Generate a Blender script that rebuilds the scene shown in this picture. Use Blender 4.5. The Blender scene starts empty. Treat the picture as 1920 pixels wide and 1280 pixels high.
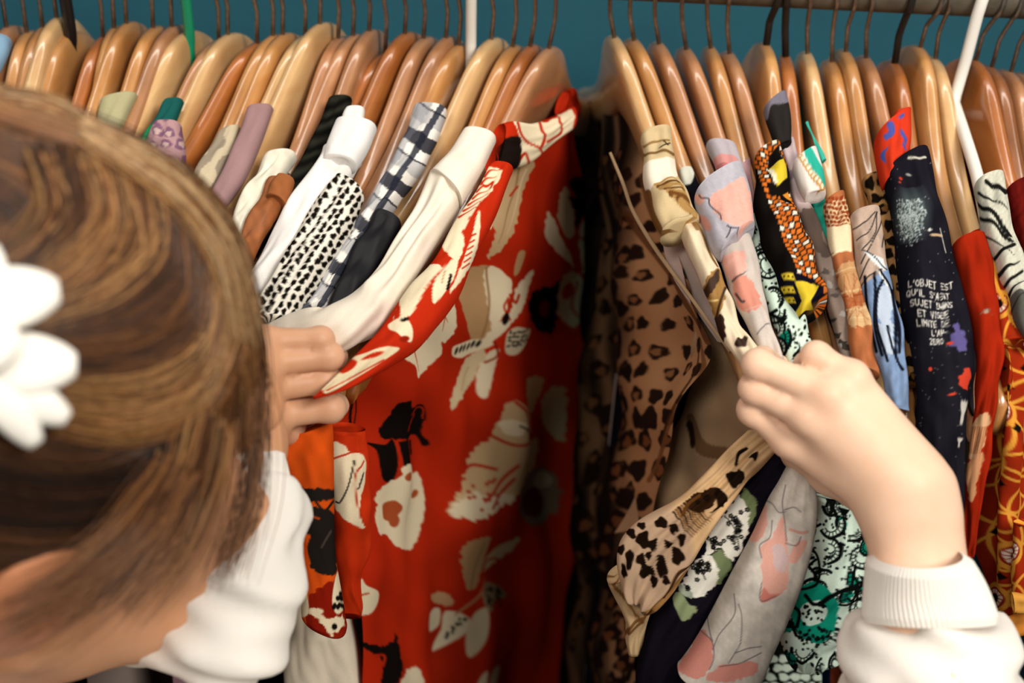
import bpy, bmesh, math, random
import numpy as np
from mathutils import Vector, Matrix
rng = np.random.default_rng(7)
random.seed(7)
SC = bpy.context.scene
COL = SC.collection

# ------------------------------------------------------------------ camera
ZN = 1.50                                   # height of the hangers' necks
CAM = np.array([0.0, -0.75, ZN + 0.20])
FPX = 2400.0
_p, _r = math.radians(28.1), math.radians(2.7)
FW = np.array([0, math.cos(_p), -math.sin(_p)])
_R0 = np.array([1.0, 0, 0]); _U0 = np.array([0, math.sin(_p), math.cos(_p)])
RT = _R0 * math.cos(_r) + _U0 * math.sin(_r)
UP = -_R0 * math.sin(_r) + _U0 * math.cos(_r)

def ray(u, v):
    return FW + RT * ((u - 960) / FPX) - UP * ((v - 640) / FPX)
def Py(u, v, y):                            # the world point at depth y that the photo shows at (u, v)
    d = ray(u, v)
    return CAM + d * ((y - CAM[1]) / d[1])
def Pd(u, v, dep):
    return CAM + ray(u, v) * dep
def proj(P):
    q = np.asarray(P, float) - CAM
    z = q @ FW
    return 960 + FPX * (q @ RT) / z, 640 - FPX * (q @ UP) / z, z

cd = bpy.data.cameras.new('camera'); cam = bpy.data.objects.new('camera', cd); COL.objects.link(cam)
cd.sensor_width = 36; cd.lens = FPX / 1920 * 36
M = Matrix(((RT[0], UP[0], -FW[0], CAM[0]), (RT[1], UP[1], -FW[1], CAM[1]), (RT[2], UP[2], -FW[2], CAM[2]), (0, 0, 0, 1)))
cam.matrix_world = M
cd.clip_start = 0.01
cd.dof.use_dof = True; cd.dof.focus_distance = 0.64; cd.dof.aperture_fstop = 5.8
SC.camera = cam

# ------------------------------------------------------------------ materials
def lin(c):
    c = np.asarray(c, float)
    return np.where(c <= 0.04045, c / 12.92, ((c + 0.055) / 1.055) ** 2.4)
def hexc(h):
    return tuple(int(h[i:i + 2], 16) / 255 for i in (0, 2, 4))
def L4(h):
    return tuple(lin(hexc(h))) + (1.0,)

def new_mat(name):
    m = bpy.data.materials.new(name); m.use_nodes = True
    nt = m.node_tree; b = nt.nodes['Principled BSDF']
    return m, nt, b
def plain(name, h, rough=0.6, noise=0.12, scale=40, spec=0.5, metal=0.0, sheen=0.0, bump=0.0, bscale=900):
    m, nt, b = new_mat(name); N, K = nt.nodes, nt.links
    tc = N.new('ShaderNodeTexCoord'); nz = N.new('ShaderNodeTexNoise'); nz.inputs['Scale'].default_value = scale
    nz.inputs['Detail'].default_value = 5
    K.new(tc.outputs['Object'], nz.inputs['Vector'])
    rp = N.new('ShaderNodeValToRGB')
    c = np.array(L4(h)[:3])
    rp.color_ramp.elements[0].position = 0.25; rp.color_ramp.elements[0].color = tuple(c * (1 - noise)) + (1,)
    rp.color_ramp.elements[1].position = 0.75; rp.color_ramp.elements[1].color = tuple(np.minimum(c * (1 + noise), 1)) + (1,)
    K.new(nz.outputs['Fac'], rp.inputs['Fac']); K.new(rp.outputs['Color'], b.inputs['Base Color'])
    b.inputs['Roughness'].default_value = rough; b.inputs['Specular IOR Level'].default_value = spec
    b.inputs['Metallic'].default_value = metal
    if sheen: b.inputs['Sheen Weight'].default_value = sheen
    if bump:
        n2 = N.new('ShaderNodeTexNoise'); n2.inputs['Scale'].default_value = bscale
        K.new(tc.outputs['Object'], n2.inputs['Vector'])
        bp = N.new('ShaderNodeBump'); bp.inputs['Strength'].default_value = bump; bp.inputs['Distance'].default_value = 0.001
        K.new(n2.outputs['Fac'], bp.inputs['Height']); K.new(bp.outputs['Normal'], b.inputs['Normal'])
    return m
def fabric(name, rough=0.75, spec=0.0, sheen=0.0, weave=1500, bump=0.10):
    # cloth whose printed pattern is held in the mesh's colour attribute "print", with a fine woven bump
    m, nt, b = new_mat(name); N, K = nt.nodes, nt.links
    at = N.new('ShaderNodeAttribute'); at.attribute_name = 'print'
    tc = N.new('ShaderNodeTexCoord'); nz = N.new('ShaderNodeTexNoise'); nz.inputs['Scale'].default_value = weave
    nz.inputs['Detail'].default_value = 2
    K.new(tc.outputs['Object'], nz.inputs['Vector'])
    mx = N.new('ShaderNodeMix'); mx.data_type = 'RGBA'; mx.blend_type = 'MULTIPLY'; mx.inputs['Factor'].default_value = 0.22
    K.new(at.outputs['Color'], mx.inputs['A']); K.new(nz.outputs['Fac'], mx.inputs['B'])
    df = N.new('ShaderNodeBsdfDiffuse'); N.remove(b); out = N['Material Output']
    K.new(mx.outputs['Result'], df.inputs['Color'])
    if spec > 0:
        gl = N.new('ShaderNodeBsdfGlossy'); gl.inputs['Roughness'].default_value = rough
        ms = N.new('ShaderNodeMixShader'); ms.inputs[0].default_value = spec
        K.new(df.outputs[0], ms.inputs[1]); K.new(gl.outputs[0], ms.inputs[2]); K.new(ms.outputs[0], out.inputs['Surface'])
    else: K.new(df.outputs[0], out.inputs['Surface'])
    bp = N.new('ShaderNodeBump'); bp.inputs['Strength'].default_value = bump; bp.inputs['Distance'].default_value = 0.0003
    K.new(nz.outputs['Fac'], bp.inputs['Height']); K.new(bp.outputs['Normal'], df.inputs['Normal'])
    return m
def wood(name, c1, c2, seed, rough=0.32):
    m, nt, b = new_mat(name); N, K = nt.nodes, nt.links
    tc = N.new('ShaderNodeTexCoord'); mp = N.new('ShaderNodeMapping')
    oi = N.new('ShaderNodeObjectInfo')
    mp.inputs['Scale'].default_value = (160, 9, 60)
    add = N.new('ShaderNodeVectorMath'); add.operation = 'ADD'
    sc = N.new('ShaderNodeVectorMath'); sc.operation = 'SCALE'; sc.inputs[3].default_value = 37.0
    cmb = N.new('ShaderNodeCombineXYZ')
    for i in range(3): K.new(oi.outputs['Random'], cmb.inputs[i])
    K.new(cmb.outputs[0], sc.inputs[0])
    K.new(tc.outputs['Object'], add.inputs[0]); K.new(sc.outputs[0], add.inputs[1])
    K.new(add.outputs[0], mp.inputs['Vector'])
    n1 = N.new('ShaderNodeTexNoise'); n1.inputs['Scale'].default_value = 1.0; n1.inputs['Detail'].default_value = 6; n1.inputs['Distortion'].default_value = 0.6
    K.new(mp.outputs[0], n1.inputs['Vector'])
    n2 = N.new('ShaderNodeTexNoise'); n2.inputs['Scale'].default_value = 22; n2.inputs['Detail'].default_value = 3
    K.new(add.outputs[0], n2.inputs['Vector'])
    r1 = N.new('ShaderNodeValToRGB'); r1.color_ramp.elements[0].position = .3; r1.color_ramp.elements[1].position = .7
    r1.color_ramp.elements[0].color = L4(c1); r1.color_ramp.elements[1].color = L4(c2)
    K.new(n1.outputs['Fac'], r1.inputs['Fac'])
    mx = N.new('ShaderNodeMix'); mx.data_type = 'RGBA'; mx.blend_type = 'OVERLAY'; mx.inputs['Factor'].default_value = 0.35
    K.new(r1.outputs['Color'], mx.inputs['A']); K.new(n2.outputs['Fac'], mx.inputs['B'])
    K.new(mx.outputs['Result'], b.inputs['Base Color'])
    b.inputs['Roughness'].default_value = rough; b.inputs['Coat Weight'].default_value = 0.9; b.inputs['Coat Roughness'].default_value = 0.12
    return m
WOODS = [wood('pale_wood', 'c59863', 'd8b27e', 0), wood('honey_wood', 'b0763e', 'c38e54', 1),
         wood('orange_wood', '9c5826', 'b06c34', 2), wood('tan_wood', 'a26c45', 'b5825a', 3), wood('brown_wood', '7c4a25', '935c34', 4)]
WNAME = ['pale', 'honey coloured', 'orange toned', 'tan', 'brown']
M_HOOK = plain('hook_wire', '938d86', rough=0.33, metal=0.9, noise=0.35, scale=300)
M_HOOKD = plain('dark_hook', '2a2724', rough=0.45, metal=0.4)

# ------------------------------------------------------------------ object helpers
def tag(o, label=None, cat=None, group=None, kind=None):
    if label: o['label'] = label
    if cat: o['category'] = cat
    if group: o['group'] = group
    if kind: o['kind'] = kind
    return o
def empty(name, loc, label, cat, group=None):
    o = bpy.data.objects.new(name, None); COL.objects.link(o); o.location = Vector([float(x) for x in loc]); o.empty_display_size = 0.02
    bpy.context.view_layer.update()
    return tag(o, label, cat, group)
def link_mesh(name, V, F, mat, parent=None, smooth=True, colors=None):
    me = bpy.data.meshes.new(name)
    V = np.asarray(V, float)
    q = parent
    while q is not None:                      # parts are modelled in place and kept relative to their thing
        V = V - np.array(q.location); q = q.parent
    me.from_pydata(V.tolist(), [], [tuple(int(i) for i in f) for f in F])
    me.validate(clean_customdata=False)
    if smooth: me.polygons.foreach_set('use_smooth', [True] * len(me.polygons))
    if colors is not None:
        a = me.color_attributes.new('print', 'FLOAT_COLOR', 'POINT')
        c4 = np.ones((len(V), 4)); c4[:, :3] = lin(np.clip(colors, 0, 1))
        a.data.foreach_set('color', c4.ravel())
    me.materials.append(mat)
    me.update()
    o = bpy.data.objects.new(name, me); COL.objects.link(o)
    if parent is not None: o.parent = parent
    return o
def grid_faces(n, m, closed=False):
    i, j = np.meshgrid(np.arange(n - 1), np.arange(m if closed else m - 1), indexing='ij')
    j2 = (j + 1) % m
    return np.stack([i * m + j, i * m + j2, (i + 1) * m + j2, (i + 1) * m + j], -1).reshape(-1, 4)
def catmull(P, t):
    P = np.asarray(P, float); n = len(P)
    t = np.clip(np.asarray(t, float), 0, n - 1 - 1e-9); i = np.floor(t).astype(int); f = (t - i)[:, None]
    g = lambda k: P[np.clip(k, 0, n - 1)]
    p0 = np.where((i - 1 < 0)[:, None], 2 * g(i) - g(i + 1), g(i - 1)); p3 = np.where((i + 2 > n - 1)[:, None], 2 * g(i + 1) - g(i), g(i + 2))
    p1, p2 = g(i), g(i + 1)
    return 0.5 * ((2 * p1) + (-p0 + p2) * f + (2 * p0 - 5 * p1 + 4 * p2 - p3) * f ** 2 + (-p0 + 3 * p1 - 3 * p2 + p3) * f ** 3)
def resample(P, n):                          # n points evenly spaced by chord length on a smooth curve
    P = np.asarray(P, float)
    T = np.linspace(0, len(P) - 1, 60 * len(P)); Q = catmull(P, T)
    s = np.r_[0, np.cumsum(np.linalg.norm(np.diff(Q[:, :2], axis=0), axis=1))]
    return catmull(P, np.interp(np.linspace(0, s[-1], n), s, T))
def tube_mesh(path, rad, n=8, closed_ends=True):
    P = np.asarray(path, float); m = len(P)
    rad = np.broadcast_to(np.asarray(rad, float), (m,))
    T = np.gradient(P, axis=0); T /= np.linalg.norm(T, axis=1)[:, None] + 1e-12
    ref = np.array([1.0, 0, 0]) if abs(T[0][0]) < 0.8 else np.array([0, 1.0, 0])
    V = []; nrm = np.cross(T[0], ref); nrm /= np.linalg.norm(nrm)
    for i in range(m):
        nrm = nrm - T[i] * (nrm @ T[i]); nrm /= np.linalg.norm(nrm) + 1e-12
        b = np.cross(T[i], nrm); a = np.arange(n) * 2 * math.pi / n
        V.append(P[i] + rad[i] * (np.cos(a)[:, None] * nrm + np.sin(a)[:, None] * b))
    V = np.concatenate(V); F = [tuple(f) for f in grid_faces(m, n, True)]
    if closed_ends: F += [tuple(range(n))[::-1], tuple(range((m - 1) * n, m * n))]
    return V, F
_nz = [(rng.normal(size=3), rng.uniform(0, 6.28)) for _ in range(24)]
def wob(a, b, seed=0, octs=6):               # smooth pseudo-noise in two variables, about -1..1
    r = np.random.default_rng(seed); out = 0
    for k in range(octs):
        th = r.uniform(0, 6.28); fr = r.uniform(0.6, 1.9); out = out + np.sin(fr * (a * math.cos(th) + b * math.sin(th)) * 6.28 + r.uniform(0, 6.28) + 0.8 * np.sin(fr * 3.1 * (b * math.cos(th) - a * math.sin(th)) + k))
    return out / octs * 1.5

# ------------------------------------------------------------------ setting
m_wall = plain('teal_wall', '105060', rough=0.85, noise=0.12, scale=14, bump=0.4, bscale=300)
m_floor = plain('dark_floor', '1b2230', rough=0.7)
def box(name, x0, x1, y0, y1, z0, z1, mat, kind='structure'):
    V = [(x, y, z) for x in (x0, x1) for y in (y0, y1) for z in (z0, z1)]
    F = [(0, 1, 3, 2), (4, 6, 7, 5), (0, 4, 5, 1), (2, 3, 7, 6), (0, 2, 6, 4), (1, 5, 7, 3)]
    o = link_mesh(name, V, F, mat, smooth=False)
    if kind: o['kind'] = kind
    return o
box('wall_back', -2.2, 2.2, 0.30, 0.40, 0, 2.6, m_wall)
box('floor', -2.2, 2.2, -2.2, 0.40, -0.1, 0, m_floor)
ZR = ZN + 0.041; RR = 0.0135
m_rod = plain('weathered_rod', '5c564a', rough=0.5, noise=0.35, scale=120, metal=0.2)
rp = [(x, 0, ZR) for x in np.linspace(-1.3, 1.3, 40)]
V, F = tube_mesh(rp, RR, 24)
rod = link_mesh('clothes_rail', V, F, m_rod)
tag(rod, 'grey weathered round clothes rail that all the hangers hook over', 'rail')

# ------------------------------------------------------------------ wooden hangers
_S = np.array([0, .010, .020, .030, .040, .055, .070, .085, .10, .12, .15, .18, .205, .222])
_Z = np.array([0, -.0012, -.005, -.0115, -.020, -.0325, -.0435, -.0525, -.0600, -.0685, -.0790, -.0890, -.0995, -.112])
_H = np.array([.052, .051, .049, .046, .0425, .037, .033, .030, .0285, .027, .026, .0255, .024, .016])
def prof(s):
    s = np.abs(s); return np.interp(s, _S, _Z)
def _smooth(x, y, q):
    P = np.stack([x, y], 1); Q = catmull(P, np.linspace(0, len(P) - 1, 400)); return np.interp(q, Q[:, 0], Q[:, 1])
def hanger_mesh():
    st = np.r_[-np.linspace(.222, 0, 46)[:-1], np.linspace(0, .222, 46)]
    ring = []
    n = 20
    for k in range(n):
        a = 2 * math.pi * k / n; c, s = math.cos(a), math.sin(a)
        e = 0.55
        ring.append((math.copysign(abs(c) ** e, c), math.copysign(abs(s) ** e, s)))
    V = []
    for s in st:
        top = _smooth(_S, _Z, abs(s)); h = _smooth(_S, _H, abs(s)); t = 0.0050
        if abs(s) > .216: t *= .7; 
        for (a, b) in ring:
            V.append((a * t, s, top - h / 2 + b * h / 2))
    F = [tuple(f) for f in grid_faces(len(st), n, True)]
    F += [tuple(range(n))[::-1], tuple(range((len(st) - 1) * n, len(st) * n))]
    return V, F
HV, HF = hanger_mesh()
WMESH = []
for w in WOODS:
    me = bpy.data.meshes.new('wooden_arms'); me.from_pydata(HV, [], HF); me.polygons.foreach_set('use_smooth', [True] * len(me.polygons)); me.materials.append(w); WMESH.append(me)

def hpt(N, psi, roll, s, z, dx=0.0):
    """A point of a hanger: s along its front arm, z up its plane, turned by psi and swung sideways by roll."""
    x, y, w = dx * math.cos(roll) - z * math.sin(roll), -s, z * math.cos(roll) + dx * math.sin(roll)
    return N + np.stack(np.broadcast_arrays(x * math.cos(psi) + y * math.sin(psi), -x * math.sin(psi) + y * math.cos(psi), w), -1)
def solve_hanger(u0, v0, u1, v1, roll):
    N = Py(u0, v0, 0.0)
    best = None
    for psi in np.radians(np.linspace(-50, 50, 401)):
        S = np.linspace(.02, .22, 101)
        uu, vv, _ = proj(hpt(N, psi, roll, S, prof(S)))
        s = np.interp(v1, vv, S); u = np.interp(v1, vv, uu)
        if best is None or abs(u - u1) < best[0]: best = (abs(u - u1), psi, s)
    return N, best[1]
HANG = []
def add_hanger(u0, v0, u1, v1, w, label, hook=M_HOOK, roll=0.0, hookh=None, group=None):
    roll = math.radians(roll); N, psi = solve_hanger(u0, v0, u1, v1, roll)
    t = empty('wooden_hanger', N, label, 'hanger', group)
    t.rotation_euler = (0, -roll, -psi)
    b = bpy.data.objects.new('wooden_arms', WMESH[w]); COL.objects.link(b); b.parent = t
    h = (ZR - N[2]) / math.cos(roll)
    R = RR + 0.0016
    pts = [(0, 0, -.012), (0, 0, 0), (0, 0, min(.018, h * .35))]
    for a in np.linspace(-55, 195, 15):
        ar = math.radians(a)
        pts.append((0, -R * math.cos(ar), h + R * math.sin(ar)))
    # keep the crook wrapped round the rail, whatever the yaw of the hanger
    P = resample(pts, 34)
    V, F = tube_mesh(P, 0.00135 if hook is M_HOOK else 0.0022, 8)
    me = bpy.data.meshes.new('hook'); me.from_pydata(V.tolist(), [], F); me.polygons.foreach_set('use_smooth', [True] * len(me.polygons)); me.materials.append(hook)
    o = bpy.data.objects.new('hook', me); COL.objects.link(o); o.parent = t
    HANG.append((t, psi, roll))
    return t
def hang_pt(k, s, dz=0.0, dx=0.0):
    t, psi, roll = k
    return hpt(np.array(t.location), psi, roll, s, float(prof(s)) + dz, dx)

def plastic_hanger(pts, rad, mat, label):
    t = empty('plastic_hanger', pts[0], label, 'hanger')
    V, F = tube_mesh(resample(pts, 60), rad, 12)
    link_mesh('hanger_frame', V, F, mat, t)
    return t

ORD = ['first', 'second', 'third', 'fourth', 'fifth', 'sixth', 'seventh', 'eighth', 'ninth', 'tenth', 'eleventh', 'twelfth', 'thirteenth', 'fourteenth', 'fifteenth', 'sixteenth', 'seventeenth', 'eighteenth', 'nineteenth', 'twentieth']
# neck (u, v) and a lower point of the front arm (u, v); wood tint
LA = [(12, 50, -30, 150, 3), (50, 60, 20, 150, 1), (80, 50, 45, 140, 1), (106, 32, 60, 140, 0), (128, 62, 80, 160, 1)]
LB = [(193, 68, 138, 215, 2), (214, 52, 178, 200, 1), (237, 43, 172, 200, 1), (287, 51, 230, 190, 1), (322, 49, 240, 230, 3), (348, 60, 225, 285, 0)]
LC = [(410, 74, 330, 200, 3), (427, 64, 305, 280, 0), (482, 80, 350, 275, 2), (512, 66, 425, 230, 1), (530, 64, 455, 210, 1), (572, 66, 480, 230, 0), (600, 44, 372, 425, 0),
      (634, 71, 545, 300, 3), (662, 66, 520, 350, 3), (692, 57, 630, 200, 3), (722, 100, 655, 205, 2), (759, 62, 668, 235, 2), (794, 71, 648, 385, 3), (836, 70, 768, 205, 3), (860, 84, 795, 200, 1)]
LD = [(921, 73, 738, 405, 0), (961, 87, 885, 245, 1), (994, 86, 912, 250, 2), (1029, 90, 948, 232, 3)]
RA = [(1152, 70, 1218, 242, 0), (1189, 75, 1276, 290, 1), (1236, 82, 1330, 330, 3), (1287, 92, 1354, 275, 3), (1333, 90, 1384, 270, 1), (1368, 100, 1424, 280, 3), (1437, 83, 1456, 180, 1),
      (1473, 105, 1545, 640, 2), (1514, 100, 1565, 372, 0), (1560, 115, 1614, 402, 1), (1586, 96, 1630, 304, 1), (1624, 108, 1662, 240, 3), (1678, 117, 1712, 280, 2), (1726, 88, 1800, 455, 1), (1754, 110, 1832, 440, 0)]
RB = [(1830, 112, 1905, 350, 2), (1860, 125, 1905, 275, 4), (1896, 134, 1940, 290, 3), (1928, 140, 1975, 300, 3)]
def series(lst, fmt, rev=False, dark=(), roll=()):
    n = len(lst); out = []
    for i, (a, b, c, d, w) in enumerate(lst):
        k = (n - 1 - i) if rev else i
        out.append(add_hanger(a, b, c, d, w, fmt % (WNAME[w], ORD[k]), hook=M_HOOKD if i in dark else M_HOOK, roll=roll[min(i, len(roll) - 1)] if roll else 0, group='wooden hangers along the rail'))
    return [HANG[-n + i] for i in range(n)]
hLA = series(LA, '%s wooden hanger, %s to the left of the black plastic hanger hook', rev=True)
hLB = series(LB, '%s wooden hanger, %s to the right of the black plastic hanger hook', roll=(-3,))
hLC = series(LC, '%s wooden hanger, %s to the right of the green plastic hanger hook', roll=(-4,))
hLD = series(LD, '%s wooden hanger, %s to the right of the straight white plastic hook', roll=(-5, -6, -8, -10))
hRA = series(RA, '%s wooden hanger, %s to the right of the gap between the clothes', dark=(6, 7, 12), roll=(15, 15, 15, 15, 14, 12, 0, 9, 9, 8, 5, 9, 2, -4, 4))
hRB = series(RB, '%s wooden hanger, %s to the right of the slanting white plastic hanger', roll=(-3,))

m_bp = plain('black_plastic', '141416', rough=0.35); m_gp = plain('green_plastic', '0f8a63', rough=0.35); m_wp = plain('white_plastic', 'e9e6dd', rough=0.3, noise=.03)
def phook(u, v1, mat, label, rad, psi=0.0, lean=None):
    """A plastic hanger: thick hook round the rail, two sloping arms and a bottom bar."""
    R = RR + rad + .0005
    pts = [Py(*q) for q in lean][::-1] if lean else [Py(u, v1, -.002) - np.array([0, 0, .012]), Py(u, v1, -.002), Py(u, v1 * .62, -.004)]
    x0 = pts[-1][0]; x1 = Py(u, 0, -R)[0]
    for k, an in enumerate(np.linspace(-15, 190, 12)):
        ar = math.radians(an); pts.append(np.array([x1 if k else (x1 + x0) / 2, -R * math.cos(ar), ZR + R * math.sin(ar)]))
    t = empty('plastic_hanger', pts[-1], label, 'hanger')
    V, F = tube_mesh(resample(pts, 70), rad, 12); link_mesh('hook', V, F, mat, t)
    if lean: N = Py(*lean[3]); 
    else: N = pts[0]
    e = np.array([-math.sin(psi), -math.cos(psi), 0])
    fr = [N + e * s + np.array([0, 0, -.004 - abs(s) * .42]) for s in (np.linspace(-.20, 0, 12) if lean else np.linspace(-.20, .20, 24))]
    V, F = tube_mesh(np.array(fr), rad * .95, 12); link_mesh('hanger_frame', V, F, mat, t)
    ba = [N + e * s + np.array([0, 0, -.088]) for s in (-.20, .19)]
    V, F = tube_mesh(np.array([ba[0], (ba[0] + ba[1]) / 2, ba[1]]), rad * .8, 10); link_mesh('bottom_bar', V, F, mat, t)
phook(132, 96, m_bp, 'black plastic hanger with a thick hook at the left of the rail', .0036, math.radians(22))
phook(355, 98, m_gp, 'green plastic hanger hooked on the rail among the wooden hangers', .0032, math.radians(22))
phook(883, 104, m_wp, 'white plastic hanger with a straight hook left of the red floral dress', .0032, math.radians(21))
phook(1845, 0, m_wp, 'white plastic hanger with a slanting hook, holding the zebra striped shirt', .0034, math.radians(-6),
      [(1822, 70, -.018), (1806, 130, -.016), (1790, 185, -.018), (1790, 196, -.022), (1806, 245, -.05), (1832, 330, -.09), (1850, 420, -.13), (1870, 520, -.17)])
# ------------------------------------------------------------------ cloth: strips, sheets and their prints
class Print:
    """Colours for the vertices of a piece of cloth, drawn with filled shapes and strokes in the cloth's own drawing units."""
    def __init__(s, u, v, base):
        s.u, s.v = u, v
        s.c = np.tile(np.array(hexc(base) if isinstance(base, str) else base, float), (len(u), 1))
        s.o = (0.0, 0.0, 1.0)
    def frame(s, ox=0, oy=0, k=1.0): s.o = (ox, oy, k); return s
    def _t(s, P):
        P = np.asarray(P, float); return P / s.o[2] + np.array(s.o[:2])
    def _set(s, idx, a, col):
        col = np.array(hexc(col) if isinstance(col, str) else col, float)
        s.c[idx] = s.c[idx] * (1 - a[:, None]) + col * a[:, None]
    def poly(s, P, col, smooth=True, a=1.0, rough=0.0, soft=0.9):
        P = s._t(P)
        if smooth:
            n = len(P); Q = catmull(np.concatenate([P[-2:], P, P[:3]]), np.linspace(2, n + 2, n * 6 + 1))[:-1]
        else: Q = P
        lo, hi = Q.min(0) - 3, Q.max(0) + 3
        idx = np.where((s.u > lo[0]) & (s.u < hi[0]) & (s.v > lo[1]) & (s.v < hi[1]))[0]
        if len(idx) == 0: return s
        x, y = s.u[idx].copy(), s.v[idx].copy()
        if rough:
            x += rough * wob(x / 23, y / 23, 5); y += rough * wob(x / 19, y / 19, 9)
        ins = np.zeros(len(idx), bool); dmin = np.full(len(idx), 1e9)
        for i in range(len(Q)):
            a0, b0 = Q[i], Q[(i + 1) % len(Q)]
            c = (a0[1] > y) != (b0[1] > y)
            if abs(b0[1] - a0[1]) > 1e-9:
                ins ^= c & (x < (b0[0] - a0[0]) * (y - a0[1]) / (b0[1] - a0[1]) + a0[0])
            d = b0 - a0; L = d @ d + 1e-9
            t = np.clip(((x - a0[0]) * d[0] + (y - a0[1]) * d[1]) / L, 0, 1)
            dmin = np.minimum(dmin, (x - a0[0] - t * d[0]) ** 2 + (y - a0[1] - t * d[1]) ** 2)
        sd = np.sqrt(dmin) * np.where(ins, 1, -1)
        s._set(idx, np.clip(sd / soft / 2 + .5, 0, 1) * a, col); return s
    def line(s, P, w, col, a=1.0, smooth=True, taper=False):
        P = s._t(P); w = w / s.o[2] / 2
        Q = catmull(P, np.linspace(0, len(P) - 1, max(len(P) * 6, 2))) if smooth and len(P) > 2 else P
        lo, hi = Q.min(0) - w - 2, Q.max(0) + w + 2
        idx = np.where((s.u > lo[0]) & (s.u < hi[0]) & (s.v > lo[1]) & (s.v < hi[1]))[0]
        if len(idx) == 0: return s
        x, y = s.u[idx], s.v[idx]; dm = np.full(len(idx), 1e9); n = len(Q) - 1
        for i in range(n):
            a0, d = Q[i], Q[i + 1] - Q[i]; L = d @ d + 1e-9
            t = np.clip(((x - a0[0]) * d[0] + (y - a0[1]) * d[1]) / L, 0, 1)
            ww = w * (1 - .85 * (i + t) / n) if taper else w
            dm = np.minimum(dm, np.hypot(x - a0[0] - t * d[0], y - a0[1] - t * d[1]) - ww)
        s._set(idx, np.clip(.5 - dm / 1.8, 0, 1) * a, col); return s
    def ell(s, cx, cy, rx, ry, col, rot=0, a=1.0, soft=1.0, ring=0.0, rough=0.0, seed=0):
        (cx, cy), = s._t([(cx, cy)]); rx, ry = rx / s.o[2], ry / s.o[2]
        R = max(rx, ry) + 4
        idx = np.where((np.abs(s.u - cx) < R) & (np.abs(s.v - cy) < R))[0]
        if len(idx) == 0: return s
        x, y = s.u[idx] - cx, s.v[idx] - cy; c, n = math.cos(rot), math.sin(rot)
        p, q = (x * c + y * n) / rx, (-x * n + y * c) / ry
        r = np.hypot(p, q)
        if rough:
            an = np.arctan2(q, p); r = r * (1 + rough * (np.sin(3 * an + seed) + .6 * np.sin(5 * an + 2.1 * seed)))
        d = (1 - r) * min(rx, ry)
        if ring: d = np.minimum(d, (r - ring) * min(rx, ry))
        s._set(idx, np.clip(d / soft / 1.8 + .5, 0, 1) * a, col); return s
    def leopard(s, x0, x1, y0, y1, pitch, col, core=None, seed=1, asp=1.3, rot=0.0, size=.42, gap=True):
        r = np.random.default_rng(seed); k = 0
        for j, y in enumerate(np.arange(y0, y1, pitch * asp)):
            for x in np.arange(x0 + (j % 2) * pitch / 2, x1, pitch):
                cx, cy = x + r.uniform(-.2, .2) * pitch, y + r.uniform(-.2, .2) * pitch * asp
                rx, ry = pitch * size * r.uniform(.75, 1.1), pitch * size * asp * r.uniform(.75, 1.1); k += 1
                s.ell(cx, cy, rx, ry, col, rot + r.uniform(-.3, .3), rough=.13, seed=k)
                if core and r.random() < .55:
                    dx, dy = r.uniform(-.35, .35) * rx, r.uniform(-.35, .35) * ry
                    s.ell(cx + dx, cy + dy, rx * .55, ry * .55, core, rot, rough=.15, seed=k + 3)
        return s
    def mottle(s, amt, scale, seed=3, col=None):
        n = wob(s.u / scale, s.v / scale, seed)
        if col is None: s.c *= (1 + amt * n)[:, None]
        else: s._set(np.arange(len(s.u)), np.clip(n * amt + amt * .3, 0, 1), col)
        return s
    def glyphs(s, text, x, y, size, col, rot=0.0, w=2.0, squash=.62, gap=.25):
        c, n = math.cos(rot), math.sin(rot)
        for ch in text:
            for st in GLYPH.get(ch, []):
                P = [(x + (p * size * squash) * c - (q * size) * n, y + (p * size * squash) * n + (q * size) * c) for p, q in st]
                s.line(P, w, col, smooth=False)
            x += size * (squash + gap) * c * (0.5 if ch in "I'-" else 1); y += size * (squash + gap) * n * (0.5 if ch in "I'-" else 1)
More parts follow.
